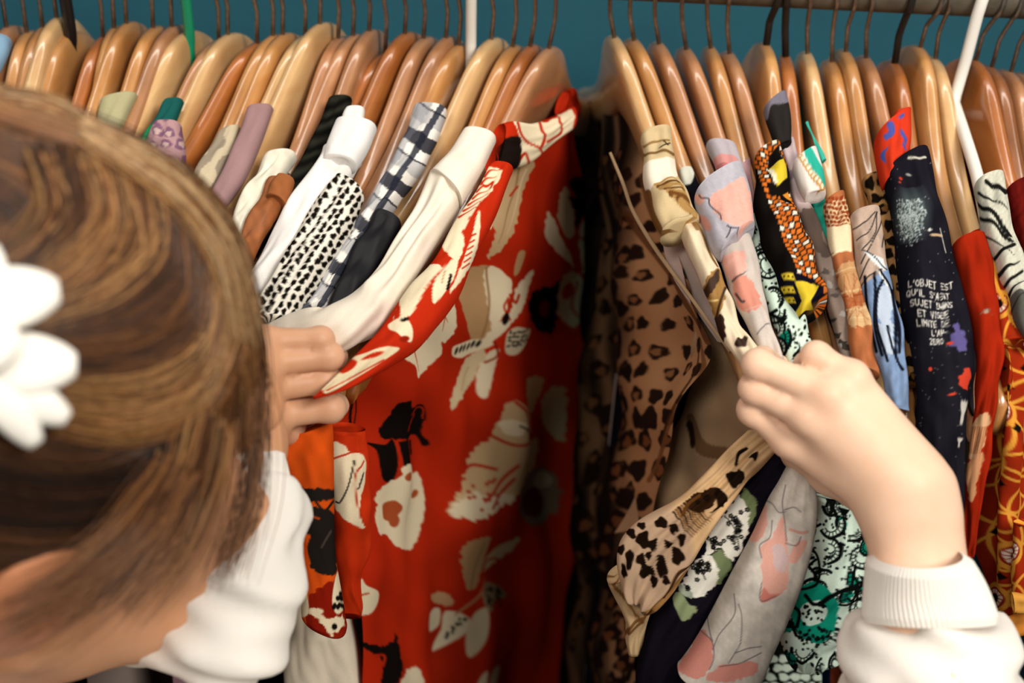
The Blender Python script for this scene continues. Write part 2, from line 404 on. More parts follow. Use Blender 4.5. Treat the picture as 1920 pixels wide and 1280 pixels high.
GLYPH = {'A': [[(0, 1), (.5, 0), (1, 1)], [(.2, .65), (.8, .65)]], 'B': [[(0, 0), (0, 1), (.7, 1), (1, .75), (.7, .5), (0, .5)], [(0, 0), (.65, 0), (.9, .25), (.65, .5)]],
         'D': [[(0, 0), (0, 1), (.6, 1), (1, .7), (1, .3), (.6, 0), (0, 0)]], 'E': [[(1, 0), (0, 0), (0, 1), (1, 1)], [(0, .5), (.8, .5)]],
         'G': [[(1, .15), (.6, 0), (.2, .1), (0, .5), (.2, .9), (.6, 1), (1, .85), (1, .55), (.6, .55)]], 'I': [[(.2, 0), (.2, 1)]],
         'J': [[(.8, 0), (.8, .75), (.5, 1), (.1, .85)]], 'L': [[(0, 0), (0, 1), (.9, 1)]], 'M': [[(0, 1), (0, 0), (.5, .6), (1, 0), (1, 1)]],
         'N': [[(0, 1), (0, 0), (1, 1), (1, 0)]], 'O': [[(.5, 0), (.1, .2), (0, .5), (.1, .8), (.5, 1), (.9, .8), (1, .5), (.9, .2), (.5, 0)]],
         'P': [[(0, 1), (0, 0), (.7, 0), (1, .25), (.7, .55), (0, .55)]], 'Q': [[(.5, 0), (.1, .2), (0, .5), (.1, .8), (.5, 1), (.9, .8), (1, .5), (.9, .2), (.5, 0)], [(.6, .7), (1, 1.05)]],
         'R': [[(0, 1), (0, 0), (.7, 0), (1, .25), (.7, .5), (0, .5)], [(.5, .5), (1, 1)]], 'S': [[(.95, .12), (.5, 0), (.1, .15), (.15, .42), (.85, .58), (.95, .85), (.5, 1), (.05, .88)]],
         'T': [[(0, 0), (1, 0)], [(.5, 0), (.5, 1)]], 'U': [[(0, 0), (0, .75), (.5, 1), (1, .75), (1, 0)]], 'V': [[(0, 0), (.5, 1), (1, 0)]], 'Z': [[(0, 0), (1, 0), (0, 1), (1, 1)]],
         "'": [[(.2, 0), (.1, .3)]], '-': [[(0, .5), (.5, .5)]], ' ': []}

# depth of a hanger's front arm against its height in the photo
_vt, _yt = [], []
for h in (hLD[1], hRA[3]):
    for sv in np.linspace(0, .222, 30):
        p_ = hang_pt(h, sv); a_, b_, _ = proj(p_); _vt.append(b_); _yt.append(p_[1])
_o = np.argsort(_vt); _vt = np.array(_vt)[_o]; _yt = np.array(_yt)[_o]
def yh(v):
    return np.interp(v, np.r_[_vt[::6], 900, 1300], np.r_[_yt[::6], -.222, -.225])
def full(pts, off):
    return np.array([(p[0], p[1], p[2] if len(p) > 2 else float(yh(p[1])) - off) for p in pts], float)
def Pyv(A):
    d = FW + np.outer((A[:, 0] - 960) / FPX, RT) - np.outer((A[:, 1] - 640) / FPX, UP)
    return CAM + d * ((A[:, 2] - CAM[1]) / d[:, 1])[:, None]

CLOTH = fabric('printed_cotton'); SILK = fabric('printed_silk', rough=.5, spec=.025, sheen=.0, bump=.03); KNIT = fabric('knit_cloth', rough=.9, bump=.2, weave=900)

def strip(name, Lp, Rp, paint, parent=None, off=.02, th=.010, n=None, m=None, mat=None, wr=.0012, wf=(5, 2.2), seed=1, step=2.4, sq=.8, capped=True, roll=0.0):
    """A soft flattened tube of cloth between a left and a right edge."""
    A, B = full(Lp, off), full(Rp, off)
    la = np.sum(np.linalg.norm(np.diff(A[:, :2], axis=0), axis=1)); wa = np.max(np.linalg.norm(resample(A, 9)[:, :2] - resample(B, 9)[:, :2], axis=1))
    n = n or int(max(12, la / step)); m = m or int(max(18, 2.3 * wa / step))
    A, B = resample(A, n), resample(B, n)
    PA, PB = Pyv(A), Pyv(B)
    C, W = (PA + PB) / 2, (PB - PA) / 2
    T = np.gradient(C, axis=0); T /= np.linalg.norm(T, axis=1)[:, None]
    Nn = np.cross(T, W); Nn /= np.linalg.norm(Nn, axis=1)[:, None] + 1e-9
    sgn = np.sign(np.sum(Nn * (CAM - C), axis=1)); Nn *= np.where(sgn == 0, 1, sgn)[:, None]
    wl = np.linalg.norm(W, axis=1)
    an = np.linspace(0, 2 * math.pi, m, endpoint=False)
    ca, sa = np.cos(an), np.sin(an)
    ex = np.sign(ca) * np.abs(ca) ** sq; ey = np.sign(sa) * np.abs(sa) ** sq
    tt = np.minimum(th, wl * .9)
    # plump the ends a little so that a folded collar closes softly
    V = C[:, None, :] + W[:, None, :] * ex[None, :, None] + Nn[:, None, :] * (ey[None, :, None] * tt[:, None, None])
    u, v, _ = proj(V.reshape(-1, 3))
    P = paint(u, v)
    col = P.c if isinstance(P, Print) else P
    s = np.linspace(0, la / 100, n)[:, None]; a2 = an[None, :] / 6.28 * (wa / 60)
    ac = ex[None, :] * wa / 100
    d = wr * wob(s * wf[1] * .3 + 0 * ac, ac * wf[0] * .32 + s * .25, seed, 4) + .2 * wr * wob(s * .9, ac * 1.3, seed + 5, 4)
    ed = np.clip(np.minimum(np.arange(n), np.arange(n)[::-1]) / 4, 0, 1)[:, None]
    out = W[:, None, :] / (wl[:, None, None] + 1e-9) * ca[None, :, None] * .4 + Nn[:, None, :] * sa[None, :, None]
    V = V + out * (d * ed)[:, :, None]
    F = [tuple(f) for f in grid_faces(n, m, True)]
    V = V.reshape(-1, 3)
    if capped:
        for i, ring in ((0, range(m)), (n - 1, range((n - 1) * m, n * m))):
            # inset cap: dark-free rounded end
            c0 = V[list(ring)].mean(0); k = len(V)
            inn = c0 + (V[list(ring)] - c0) * .55 + T[i] * (-.0015 if i == 0 else .0015) * -1
            V = np.concatenate([V, inn, [c0]]); col = np.concatenate([col, col[list(ring)], [col[list(ring)].mean(0)]])
            rl = list(ring)
            for q in range(m):
                F.append((rl[q], rl[(q + 1) % m], k + (q + 1) % m, k + q)); F.append((k + q, k + (q + 1) % m, k + m))
    return link_mesh(name, V, F, mat or CLOTH, parent, colors=col)

def sheet(name, rows, paint, parent=None, off=.0, step=2.4, mat=None, disp=None, n=None, m=None):
    """A cloth panel through rows of control points; disp(s, t, u, v) moves it along its normal."""
    G = np.array([full(r, off) for r in rows])
    wmax = max(np.sum(np.linalg.norm(np.diff(g[:, :2], axis=0), axis=1)) for g in G); hmax = np.sum(np.linalg.norm(np.diff(G[:, G.shape[1] // 2, :2], axis=0), axis=1))
    m = m or int(max(8, wmax / step)); n = n or int(max(8, hmax / step))
    H = np.stack([catmull(G[i], np.linspace(0, G.shape[1] - 1, m)) for i in range(len(G))])
    K = np.stack([catmull(H[:, j], np.linspace(0, len(G) - 1, n)) for j in range(m)], 1)
    A = K.reshape(-1, 3); V = Pyv(A)
    P = paint(A[:, 0], A[:, 1]); col = P.c if isinstance(P, Print) else P
    V = V.reshape(n, m, 3)
    if disp:
        N = np.cross(np.gradient(V, axis=0), np.gradient(V, axis=1)); N /= np.linalg.norm(N, axis=2)[:, :, None] + 1e-12
        sg = np.sign(np.sum(N * (CAM - V), axis=2)); N *= sg[:, :, None]
        s, t = np.meshgrid(np.linspace(0, 1, n), np.linspace(0, 1, m), indexing='ij')
        V = V + N * disp(s, t, A[:, 0].reshape(n, m), A[:, 1].reshape(n, m))[:, :, None]
    return link_mesh(name, V.reshape(-1, 3), [tuple(f) for f in grid_faces(n, m)], mat or CLOTH, parent, colors=col)

def garment(name, u, v, label, cat, group=None, off=.02):
    return empty(name, Py(u, v, float(yh(v)) - off), label, cat, group)
def body(g, h, base, s0=.10, s1=-.03, drop=.62, top=.06, seed=0, mat=None, name='body', amp=.006):  # mostly unseen panels, added to darken the gaps between the clothes
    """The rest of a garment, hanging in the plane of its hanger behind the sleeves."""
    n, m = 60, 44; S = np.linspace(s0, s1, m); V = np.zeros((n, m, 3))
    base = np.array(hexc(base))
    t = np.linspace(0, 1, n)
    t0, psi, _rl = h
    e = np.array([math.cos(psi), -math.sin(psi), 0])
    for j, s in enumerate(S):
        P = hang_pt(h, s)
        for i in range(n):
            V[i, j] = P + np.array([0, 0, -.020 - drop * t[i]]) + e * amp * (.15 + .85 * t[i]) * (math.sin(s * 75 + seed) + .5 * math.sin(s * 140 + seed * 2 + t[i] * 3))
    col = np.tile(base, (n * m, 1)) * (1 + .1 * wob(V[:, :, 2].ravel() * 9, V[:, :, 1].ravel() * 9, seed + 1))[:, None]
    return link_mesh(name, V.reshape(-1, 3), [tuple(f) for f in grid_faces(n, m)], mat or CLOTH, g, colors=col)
def simple(base, amt=.05, sc=60): return lambda u, v: Print(u, v, base).mottle(amt, sc)
# ------------------------------------------------------------------ the red floral dress
RED, CREAM, BLK, TAN, DRED = 'b92b12', 'ecdcba', '17110f', 'bb9468', '93220d'
def red_body(u, v):
    p = Print(u, v, RED); p.mottle(.06, 90)
    p.frame(640, 200, 2.2854)
    p.poly([(470, 800), (500, 830), (500, 900), (490, 960), (440, 1005), (420, 1000), (415, 1060), (320, 1150), (300, 1100), (250, 1060), (245, 1010), (300, 960), (330, 900), (400, 840)], CREAM, rough=2)
    for q in ([(440, 850), (430, 900), (420, 950)], [(395, 880), (385, 940), (370, 1000)], [(345, 930), (340, 980), (330, 1030)], [(305, 1010), (315, 1070), (320, 1125)], [(420, 870), (450, 920)]): p.line(q, 8, RED, taper=True)
    p.poly([(560, 720), (640, 685), (645, 800), (640, 950), (575, 1010), (545, 920), (525, 800)], TAN, rough=2)
    p.poly([(635, 685), (700, 720), (715, 760), (665, 880), (630, 960), (625, 800)], CREAM, rough=2)
    p.line([(632, 690), (632, 820), (605, 990)], 5, '9a7248')
    p.poly([(825, 700), (800, 780), (740, 870), (690, 920), (645, 985), (605, 1010), (640, 930), (700, 850), (720, 790), (760, 740)], CREAM, rough=2)
    p.line([(700, 800), (720, 830), (740, 800)], 12, RED); p.line([(690, 900), (670, 850), (690, 810)], 7, RED)
    p.ell(672, 895, 12, 26, BLK, .3)
    p.poly([(480, 1050), (495, 1025), (600, 1000), (640, 1010), (600, 1055), (540, 1082), (490, 1075)], CREAM)
    for x, y in ((500, 1050), (520, 1042), (538, 1038), (560, 1035), (580, 1025), (598, 1020)): p.ell(x, y, 6, 17, BLK, .3)
    p.poly([(680, 960), (720, 932), (780, 945), (820, 960), (785, 1010), (735, 1058), (690, 1045)], CREAM)
    for i in range(22): p.ell(700 + (i % 6) * 18 + rng.uniform(-5, 5), 955 + (i // 6) * 20 + rng.uniform(-5, 5), 5, 9, BLK, rng.uniform(0, 2))
    p.poly([(560, 1090), (610, 1070), (595, 1180), (530, 1240), (462, 1285), (490, 1200)], 'd8c29a', rough=2)
    p.poly([(620, 1075), (662, 1030), (655, 1130), (630, 1245), (598, 1230)], CREAM, rough=1)
    p.line([(640, 1000), (660, 1060), (625, 1100)], 8, DRED)
    p.poly([(660, 420), (760, 250), (830, 250), (765, 430), (700, 560), (632, 652), (650, 540)], 'c6a67c', rough=3)
    p.line([(770, 260), (760, 350), (700, 470), (660, 580)], 10, '9d7c54', taper=True); p.line([(800, 270), (760, 400), (690, 540)], 8, 'dcc7a0', taper=True)
    p.line([(735, 385), (770, 345)], 7, RED)
    p.poly([(625, 440), (650, 480), (640, 525), (628, 500)], CREAM)
    p.poly([(740, 620), (770, 620), (750, 700), (725, 715)], TAN)
    p.poly([(960, 345), (985, 400), (990, 540), (955, 560), (932, 480)], 'd9c49c', rough=2)
    p.poly([(900, 450), (868, 530), (880, 590), (978, 682), (970, 640), (930, 560)], CREAM, rough=2)
    p.poly([(1080, 390), (1040, 470), (1010, 560), (1035, 720), (1080, 620)], 'd2ba92', rough=3); p.line([(1020, 560), (1060, 590), (1040, 650), (1070, 700)], 9, RED)
    p.poly([(800, 860), (830, 800), (900, 770), (945, 740), (950, 860), (940, 950), (900, 975), (850, 950)], BLK, rough=4); p.ell(890, 870, 22, 38, '6a1a10')
    p.poly([(945, 715), (1040, 740), (1055, 860), (1040, 930), (990, 945), (950, 880)], 'cdb28a', rough=3); p.ell(975, 790, 22, 36, RED); p.line([(1010, 750), (1000, 850), (1030, 900)], 9, RED)
    p.poly([(985, 300), (1060, 330), (1050, 420), (1000, 520), (990, 420)], '1d1210', rough=5)
    p.frame(520, 720, 2.285)
    p.poly([(890, -150), (893, -90), (815, 20), (745, 108), (750, 60), (835, -80)], 'd8c29a', rough=2)
    p.line([(850, -60), (800, 30)], 5, TAN)
    p.line([(350, 10), (330, 90), (325, 180), (345, 240), (358, 280)], 11, BLK); p.line([(335, 30), (350, 120), (335, 200)], 5, BLK)
    p.poly([(430, 180), (470, 130), (510, 70), (550, 60), (565, 95), (620, 85), (640, 140), (635, 215), (672, 265), (650, 272), (610, 228), (550, 232), (500, 228), (430, 225)], BLK, rough=2)
    p.poly([(440, 250), (482, 232), (490, 320), (470, 410), (430, 405), (412, 340), (405, 275), (375, 248)], BLK); p.poly([(505, 240), (560, 232), (562, 330), (512, 348)], BLK, smooth=False); p.poly([(566, 240), (590, 245), (602, 310), (568, 302)], BLK, smooth=False)
    p.line([(575, 130), (595, 100), (625, 105), (630, 150)], 7, RED); p.line([(590, 130), (560, 200)], 6, RED)
    p.poly([(500, 390), (505, 350), (545, 335), (585, 355), (600, 390), (630, 385), (655, 430), (660, 520), (640, 610), (605, 705), (560, 710), (500, 690), (470, 645), (430, 640), (415, 580), (425, 520), (410, 490), (440, 430)], CREAM, rough=2)
    p.ell(540, 390, 26, 19, 'b0532c', -.3); p.ell(485, 540, 36, 45, 'b0532c', .2, rough=.08); p.ell(500, 585, 20, 28, 'b0532c'); p.ell(610, 475, 25, 16, 'b0532c', -.4)
    p.line([(570, 420), (560, 550), (570, 690)], 10, 'd9c7a0', taper=True)
    p.poly([(985, 60), (1050, 90), (1065, 170), (1045, 235), (1130, 235), (1105, 370), (1000, 490), (840, 560), (780, 568), (725, 548), (770, 450), (840, 310), (905, 240), (945, 130)], 'd0b084', rough=4)
    p.poly([(730, 545), (800, 460), (900, 470), (1000, 470), (990, 500), (840, 560), (780, 568)], CREAM, rough=5); p.ell(985, 175, 45, 35, CREAM, rough=.1)
    for q in ([(790, 380), (850, 350), (940, 365)], [(860, 490), (930, 440), (1010, 340)], [(890, 520), (960, 450), (1000, 400)], [(925, 225), (985, 250), (1050, 240)], [(1000, 70), (1040, 110), (1050, 180)]): p.line(q, 12, RED)
    for i in range(16): p.ell(790 + rng.uniform(0, 150), 400 + rng.uniform(0, 130), 9, 7, 'b5472a')
    p.line([(1005, 165), (1040, 185), (1050, 220)], 8, BLK)
    p.poly([(1090, -20), (1150, -20), (1120, 90), (1080, 120), (1060, 40)], TAN, rough=4)
    p.poly([(1170, 20), (1235, 30), (1245, 240), (1180, 200), (1150, 120)], 'bfa27a', rough=4)
    p.poly([(778, 665), (900, 645), (880, 760), (820, 885), (785, 820), (765, 740)], TAN, rough=3); p.line([(850, 660), (830, 780), (818, 870)], 6, '93704a')
    p.poly([(1052, 662), (1040, 705), (970, 790), (905, 815), (935, 760), (990, 695)], 'cfb68c', rough=2); p.line([(905, 800), (960, 765), (1000, 770)], 9, RED)
    p.poly([(865, 890), (930, 855), (1015, 910), (950, 935), (885, 968)], 'a58c6a', rough=3)
    for i in range(26): p.ell(880 + rng.uniform(0, 110), 875 + rng.uniform(0, 75), 8, 6, BLK, rng.uniform(0, 3))
    p.poly([(660, 985), (712, 965), (716, 1040), (670, 1065)], CREAM); p.poly([(665, 905), (740, 900), (755, 950), (690, 945)], 'c69b72', rough=3)
    p.poly([(735, 975), (815, 1000), (795, 1080), (690, 1152), (725, 1060)], CREAM); p.poly([(830, 975), (880, 955), (862, 1080), (812, 1168), (805, 1080)], 'e3d2ac')
    for i in range(12): p.ell(745 + i * 5 + rng.uniform(-8, 8), 1085 - i * 8 + rng.uniform(-8, 8), 5, 7, BLK)
    p.line([(770, 985), (850, 900), (900, 830)], 10, 'c08a62')
    p.poly([(365, 1105), (450, 1120), (500, 1095), (512, 1070), (524, 1180), (500, 1250), (460, 1285), (430, 1262), (440, 1175), (395, 1150)], BLK, rough=3); p.line([(400, 1160), (450, 1160), (440, 1200)], 11, RED)
    p.poly([(505, 1285), (525, 1240), (590, 1210), (610, 1290)], CREAM, rough=3); p.poly([(830, 1290), (845, 1235), (868, 1220), (860, 1290)], CREAM); p.poly([(885, 1290), (905, 1240), (965, 1208), (960, 1290)], 'd8c49c')
    p.poly([(342, 900), (358, 832), (378, 862), (425, 890), (428, 945), (395, 985), (342, 982)], CREAM); p.line([(330, 920), (385, 895)], 7, RED)
    p.poly([(1040, 480), (1070, 400), (1150, 360), (1215, 410), (1225, 510), (1180, 590), (1100, 610), (1050, 560)], '7f6a55', rough=5); p.ell(1120, 515, 55, 60, '5c140d'); p.ell(1165, 420, 40, 38, 'b39c7c')
    # print motifs are darker toward the back seam
    return p
def fold_dress(s, t, u, v):
    sm = np.clip(s * 2.2, .1, 1)
    return sm * (.003 * np.sin(u / 19 + 2.2 * np.sin(v / 300)) * np.clip((t - .08) * 3, 0, 1) + .0008 * np.sin(u / 8.3 + v / 190)) + .006 * wob(u / 150, v / 260, 11)
g = garment('floral_dress', 1000, 300, 'long red dress with cream petals and black motifs, held by the left hand', 'dress')
sheet('body', [
    [(945, 285, -.075), (985, 290, -.05), (1030, 262, -.015), (1066, 225, .02), (1082, 190, .07)],
    [(880, 420, -.12), (930, 420, -.09), (990, 410, -.03), (1050, 400, .03), (1092, 395, .10)],
    [(800, 560, -.165), (880, 560, -.11), (960, 555, -.04), (1040, 550, .03), (1095, 550, .11)],
    [(690, 690, -.19), (800, 695, -.13), (920, 690, -.05), (1030, 690, .03), (1095, 690, .11)],
    [(640, 830, -.195), (760, 835, -.13), (900, 835, -.05), (1010, 835, .03), (1088, 835, .12)],
    [(655, 980, -.20), (770, 985, -.13), (890, 985, -.05), (990, 985, .03), (1075, 985, .12)],
    [(680, 1130, -.20), (780, 1135, -.13), (890, 1135, -.05), (980, 1135, .04), (1060, 1135, .12)],
    [(680, 1340, -.20), (785, 1340, -.13), (885, 1340, -.05), (970, 1340, .04), (1040, 1340, .13)]], red_body, g, disp=fold_dress, step=2.1)
def red_collar(u, v):
    p = Print(u, v, RED).frame(640, 200, 2.2854)
    p.poly([(735, 60), (800, 62), (880, 66), (985, 15), (985, 115), (890, 190), (830, 245), (748, 275), (770, 140)], CREAM, rough=2)
    for q in ([(755, 70), (790, 140), (850, 180), (865, 210)], [(850, 70), (870, 130), (855, 170)], [(930, 50), (945, 110), (880, 150)], [(760, 230), (790, 200), (800, 240)]): p.line(q, 11, RED)
    p.poly([(672, 150), (772, 132), (750, 265), (632, 280), (655, 210)], '1c1411'); p.line([(640, 270), (680, 250), (700, 262)], 9, RED)
    return p
strip('collar', [(940, 232, -.075), (962, 228, -.068), (1000, 232, -.045), (1035, 222, -.02), (1068, 200, .0)], [(918, 326, -.095), (948, 320, -.085), (985, 306, -.06), (1020, 278, -.035), (1068, 245, -.01)], red_collar, g, th=.006, step=1.9, wr=.0008)
strip('back_collar', [(1062, 170, .03), (1075, 166, .05), (1080, 190, .06)], [(1048, 216, .0), (1066, 222, .02), (1076, 225, .04)], simple('b52c14'), g, th=.004)
def red_yoke(u, v):
    p = Print(u, v, RED).frame(640, 200, 2.2854)
    p.poly([(600, 270), (690, 265), (650, 350), (590, 420), (530, 520), (480, 585), (418, 570), (430, 530), (505, 420), (560, 340)], CREAM, rough=2)
    for i in range(7): p.line([(505 + 18 * i, 480 - 30 * i), (545 + 16 * i, 450 - 30 * i), (605 + 12 * i, 420 - 26 * i)], 7, RED, taper=True)
    p.line([(580, 290), (610, 330), (650, 310), (640, 340)], 8, RED)
    p.poly([(590, 450), (592, 560), (560, 680), (465, 800), (505, 700), (550, 580)], CREAM, rough=1)
    for i in range(6): p.line([(520 + i * 8, 690 - i * 28), (552 + i * 5, 672 - i * 26)], 7, RED)
    p.poly([(430, 560), (520, 545), (510, 640), (460, 630)], CREAM, rough=2)
    p.poly([(480, 640), (505, 625), (480, 740), (400, 842), (392, 780), (430, 700)], CREAM); p.line([(470, 720), (455, 780)], 12, BLK); p.line([(445, 700), (430, 760)], 6, TAN)
    p.poly([(330, 680), (380, 672), (430, 690), (370, 780), (300, 890), (215, 945), (235, 870), (270, 780)], CREAM, rough=2)
    p.poly([(230, 870), (250, 850), (250, 900), (225, 915)], RED)
    p.poly([(200, 925), (270, 902), (305, 950), (302, 1005), (270, 1000), (225, 965)], CREAM); p.ell(272, 912, 18, 8, BLK, -.3); p.ell(268, 998, 24, 12, DRED, -.3)
    p.poly([(120, 1050), (245, 1035), (185, 1085), (60, 1165), (-60, 1230), (-80, 1180), (20, 1090)], 'e4d3ae'); p.ell(25, 1110, 45, 22, RED, -.45); p.ell(130, 1072, 45, 9, RED, -.3); p.line([(-60, 1215), (60, 1150), (180, 1085)], 6, RED)
    return p
strip('shoulder_yoke', [(922, 312), (868, 400), (830, 470), (795, 520), (760, 560), (720, 612), (665, 668, -.242), (620, 712, -.258), (586, 744, -.266)], [(962, 318), (932, 395), (895, 470), (862, 545), (805, 625), (750, 668, -.232), (705, 700, -.245), (650, 733, -.258), (590, 748, -.266)], red_yoke, g, off=.034, th=.010, step=1.9, wr=.0018, wf=(3, 1.2))
def red_sleeve(u, v):
    p = Print(u, v, 'da5417').mottle(.07, 40).frame(520, 720, 2.285)
    p.poly([(40, 465), (130, 448), (260, 455), (250, 490), (160, 500), (90, 520)], '25201d', rough=2)
    p.poly([(50, 500), (130, 515), (250, 560), (255, 640), (258, 800), (200, 818), (130, 780), (108, 720), (105, 600), (80, 550)], '25201d', rough=3)
    p.line([(150, 480), (200, 540), (240, 500)], 10, '25201d'); p.line([(130, 770), (118, 700), (130, 650)], 22, 'da5417'); p.line([(190, 700), (230, 630)], 10, '4a3f38'); p.line([(70, 530), (180, 575)], 8, 'c04a18')
    p.poly([(130, 930), (190, 870), (270, 840), (330, 880), (330, 1080), (140, 1060)], '8d1d0e', rough=3)
    p.poly([(235, 930), (262, 800), (310, 860), (305, 930), (260, 985)], CREAM); p.poly([(85, 840), (120, 880), (135, 980), (80, 985)], CREAM)
    p.poly([(140, 975), (180, 955), (215, 1000), (280, 990), (290, 1020), (240, 1075), (185, 1020)], CREAM, rough=4)
    for i in range(12): p.ell(250 + rng.uniform(-10, 40), 880 + rng.uniform(0, 90), 8, 11, BLK)
    p.ell(245, 1040, 12, 14, BLK)
    return p
strip('sleeve', [(526, 815, -.235), (533, 880, -.24), (545, 950, -.24), (558, 1030, -.24), (566, 1090, -.24), (566, 1142, -.24)], [(620, 790, -.235), (624, 850, -.24), (625, 920, -.24), (628, 1020, -.24), (634, 1080, -.24), (650, 1180, -.24)], red_sleeve, g, th=.012, step=1.9, wr=.0012, wf=(2.5, 1))
def red_sleeve2(u, v):
    p = Print(u, v, 'c23313').mottle(.06, 40).frame(520, 720, 2.285)
    p.poly([(230, 262), (290, 265), (310, 290), (372, 308), (378, 420), (352, 540), (372, 612), (330, 602), (270, 562), (240, 500)], CREAM, rough=1)
    p.line([(240, 320), (320, 295), (370, 285)], 8, RED); p.line([(330, 330), (300, 440), (270, 505), (250, 505)], 7, BLK); p.line([(370, 330), (330, 400), (350, 540), (370, 600)], 7, RED); p.line([(368, 380), (350, 450)], 7, BLK)
    return p
strip('sleeve_fold', [(610, 800, -.215), (618, 900, -.22), (622, 1000, -.22), (630, 1080, -.22), (650, 1150, -.22)], [(680, 800, -.205), (688, 880, -.21), (694, 990, -.21), (675, 1070, -.21), (655, 1160, -.21)], red_sleeve2, g, th=.010, step=2)

# ------------------------------------------------------------------ the rest of the left group
GL = 'clothes hanging in the left group'
g = garment('cream_blouse', 880, 300, 'plain cream blouse directly left of the red dress, gripped by the left hand', 'blouse', GL)
strip('collar', [(868, 250), (838, 296), (808, 330)], [(930, 262), (902, 318), (866, 378)], simple('f1e6d6', .02), g, off=.036, th=.010, wr=.0006)
strip('shoulder', [(806, 332), (775, 400), (742, 455), (706, 515), (662, 562), (600, 582, -.222), (540, 598, -.222), (480, 625, -.215)], [(866, 372), (832, 430), (792, 500), (757, 560), (718, 612), (672, 640, -.222), (618, 652, -.220), (560, 670, -.212)], simple('f0e4d2', .03), g, off=.030, th=.014, wr=.0020, wf=(2.4, 1.2), seed=8, mat=SILK)
strip('sleeve', [(560, 950, -.19), (545, 1100, -.19), (536, 1200, -.19), (538, 1300, -.19)], [(620, 950, -.185), (640, 1100, -.185), (668, 1200, -.185), (690, 1300, -.185)], simple('e9dcc6', .03), g, th=.016, wr=.003, wf=(2.2, .5))
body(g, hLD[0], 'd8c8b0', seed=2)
g = garment('black_jacket', 720, 440, 'small black satin garment on the pale hanger beside the cream blouse', 'blouse', GL)
strip('shoulder', [(704, 402), (672, 460), (642, 520), (618, 575), (590, 610)], [(752, 420), (728, 470), (696, 525), (668, 570), (640, 610)], simple('18171a', .1), g, off=.024, th=.011, mat=SILK, wr=.0016)
body(g, hLD[0], '151416', seed=5, s0=.09)
def plaid(u, v):
    p = Print(u, v, 'ece7df')
    a, b = (u - 800) * .85 + (v - 200) * .52, -(u - 800) * .52 + (v - 200) * .85
    for k in range(-2, 6):
        idx = np.where(np.abs(b - 60 - k * 95) < 13)[0]; p._set(idx, np.full(len(idx), .85), '23232c')
        idx = np.where(np.abs(b - 95 - k * 95) < 2)[0]; p._set(idx, np.full(len(idx), .8), '23232c')
        idx = np.where(np.abs(b - 15 - k * 95) < 14)[0]; p._set(idx, np.full(len(idx), .35), '6a6e7a')
    for c, w, a_, col in ((-5, 11, .4, '6a6e7a'), (24, 6, .8, '20232f'), (-40, 9, .75, '20232f')):
        idx = np.where(np.abs(a - c) < w)[0]; p._set(idx, np.full(len(idx), a_), col)
    return p
g = garment('plaid_shirt', 800, 240, 'white shirt with black and grey plaid checks, between cream blouse and animal print shirt', 'shirt', GL)
strip('shoulder', [(776, 205), (752, 270), (722, 330), (682, 400), (632, 480), (592, 550), (556, 606)], [(838, 210), (818, 262), (792, 320), (742, 380), (692, 450), (652, 515), (612, 580)], plaid, g, off=.020, th=.012, step=1.9, wr=.0016)
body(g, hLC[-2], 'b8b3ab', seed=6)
def cheetah(u, v):
    p = Print(u, v, 'efe8da'); r = np.random.default_rng(4)
    for i in range(-2, 34):
        for j in range(-4, 8):
            a, b = i * 15.0 + (j % 2) * 7.5 + r.uniform(-2.5, 2.5), j * 14.5 + r.uniform(-2.5, 2.5)
            x, y = 668 - a * .56 + b * .83, 330 + a * .83 + b * .56
            p.ell(x, y, 6.4, 4.3, '15120f', math.atan2(.83, -.56) + r.uniform(-.4, .4), rough=.12, seed=i + j * 3)
    return p
g = garment('animal_print_shirt', 640, 420, 'white shirt with small black cheetah spots beside the left hand', 'shirt', GL)
strip('shoulder', [(630, 338), (582, 400), (534, 480), (505, 545), (468, 612)], [(682, 368), (662, 425), (622, 490), (585, 550), (540, 612)], cheetah, g, off=.030, th=.014, step=1.7, wr=.0022, wf=(5, .6))
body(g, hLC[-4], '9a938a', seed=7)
g = garment('white_shirt', 660, 300, 'plain white shirt with folded collar, left of the black spotted shirt', 'shirt', GL)
strip('inner_collar', [(648, 207), (636, 232), (622, 258)], [(684, 206), (680, 232), (668, 262)], simple('e9e6e2', .02), g, off=.030, th=.006)
strip('collar', [(630, 232), (612, 275), (606, 305)], [(706, 240), (692, 272), (668, 312)], simple('eeebe8', .02), g, off=.034, th=.009, wr=.0006)
strip('shoulder', [(606, 285), (590, 325), (540, 400), (484, 490), (448, 550), (425, 620)], [(678, 300), (655, 340), (600, 420), (548, 490), (510, 555), (462, 630)], simple('f0ece8', .02), g, off=.024, th=.016, wr=.0028, wf=(3, .5), seed=4)
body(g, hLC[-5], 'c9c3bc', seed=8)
g = garment('black_ribbed_top', 620, 260, 'black horizontally ribbed top squeezed left of the white shirt', 'top', GL)
def ribbed(u, v):
    p = Print(u, v, '1d1d18'); q = np.sin(((v - 190) * .9 + (u - 600) * .35) / 3.2); p.c *= (1 + .45 * q)[:, None]; return p
strip('shoulder', [(616, 190), (582, 270), (545, 340), (502, 420), (470, 480)], [(660, 187), (644, 240), (624, 290), (592, 350), (530, 440)], ribbed, g, off=.014, th=.011, step=1.9)
body(g, hLC[-6], '191916', seed=3)
g = garment('brown_top', 510, 380, 'rust brown satin top draped on a hanger between cream top and black ribbed top', 'top', GL)
strip('shoulder', [(502, 342), (474, 400), (446, 460), (425, 512)], [(550, 350), (528, 392), (498, 442), (455, 512)], simple('96582f', .12, 25), g, off=.028, th=.010, mat=SILK, wr=.0018)
strip('strap', [(520, 332), (506, 352), (500, 372)], [(552, 340), (546, 360), (536, 385)], simple('9c5f38', .08, 25), g, off=.034, th=.009, wr=.0005)
body(g, hLC[8], '7c4520', seed=4)
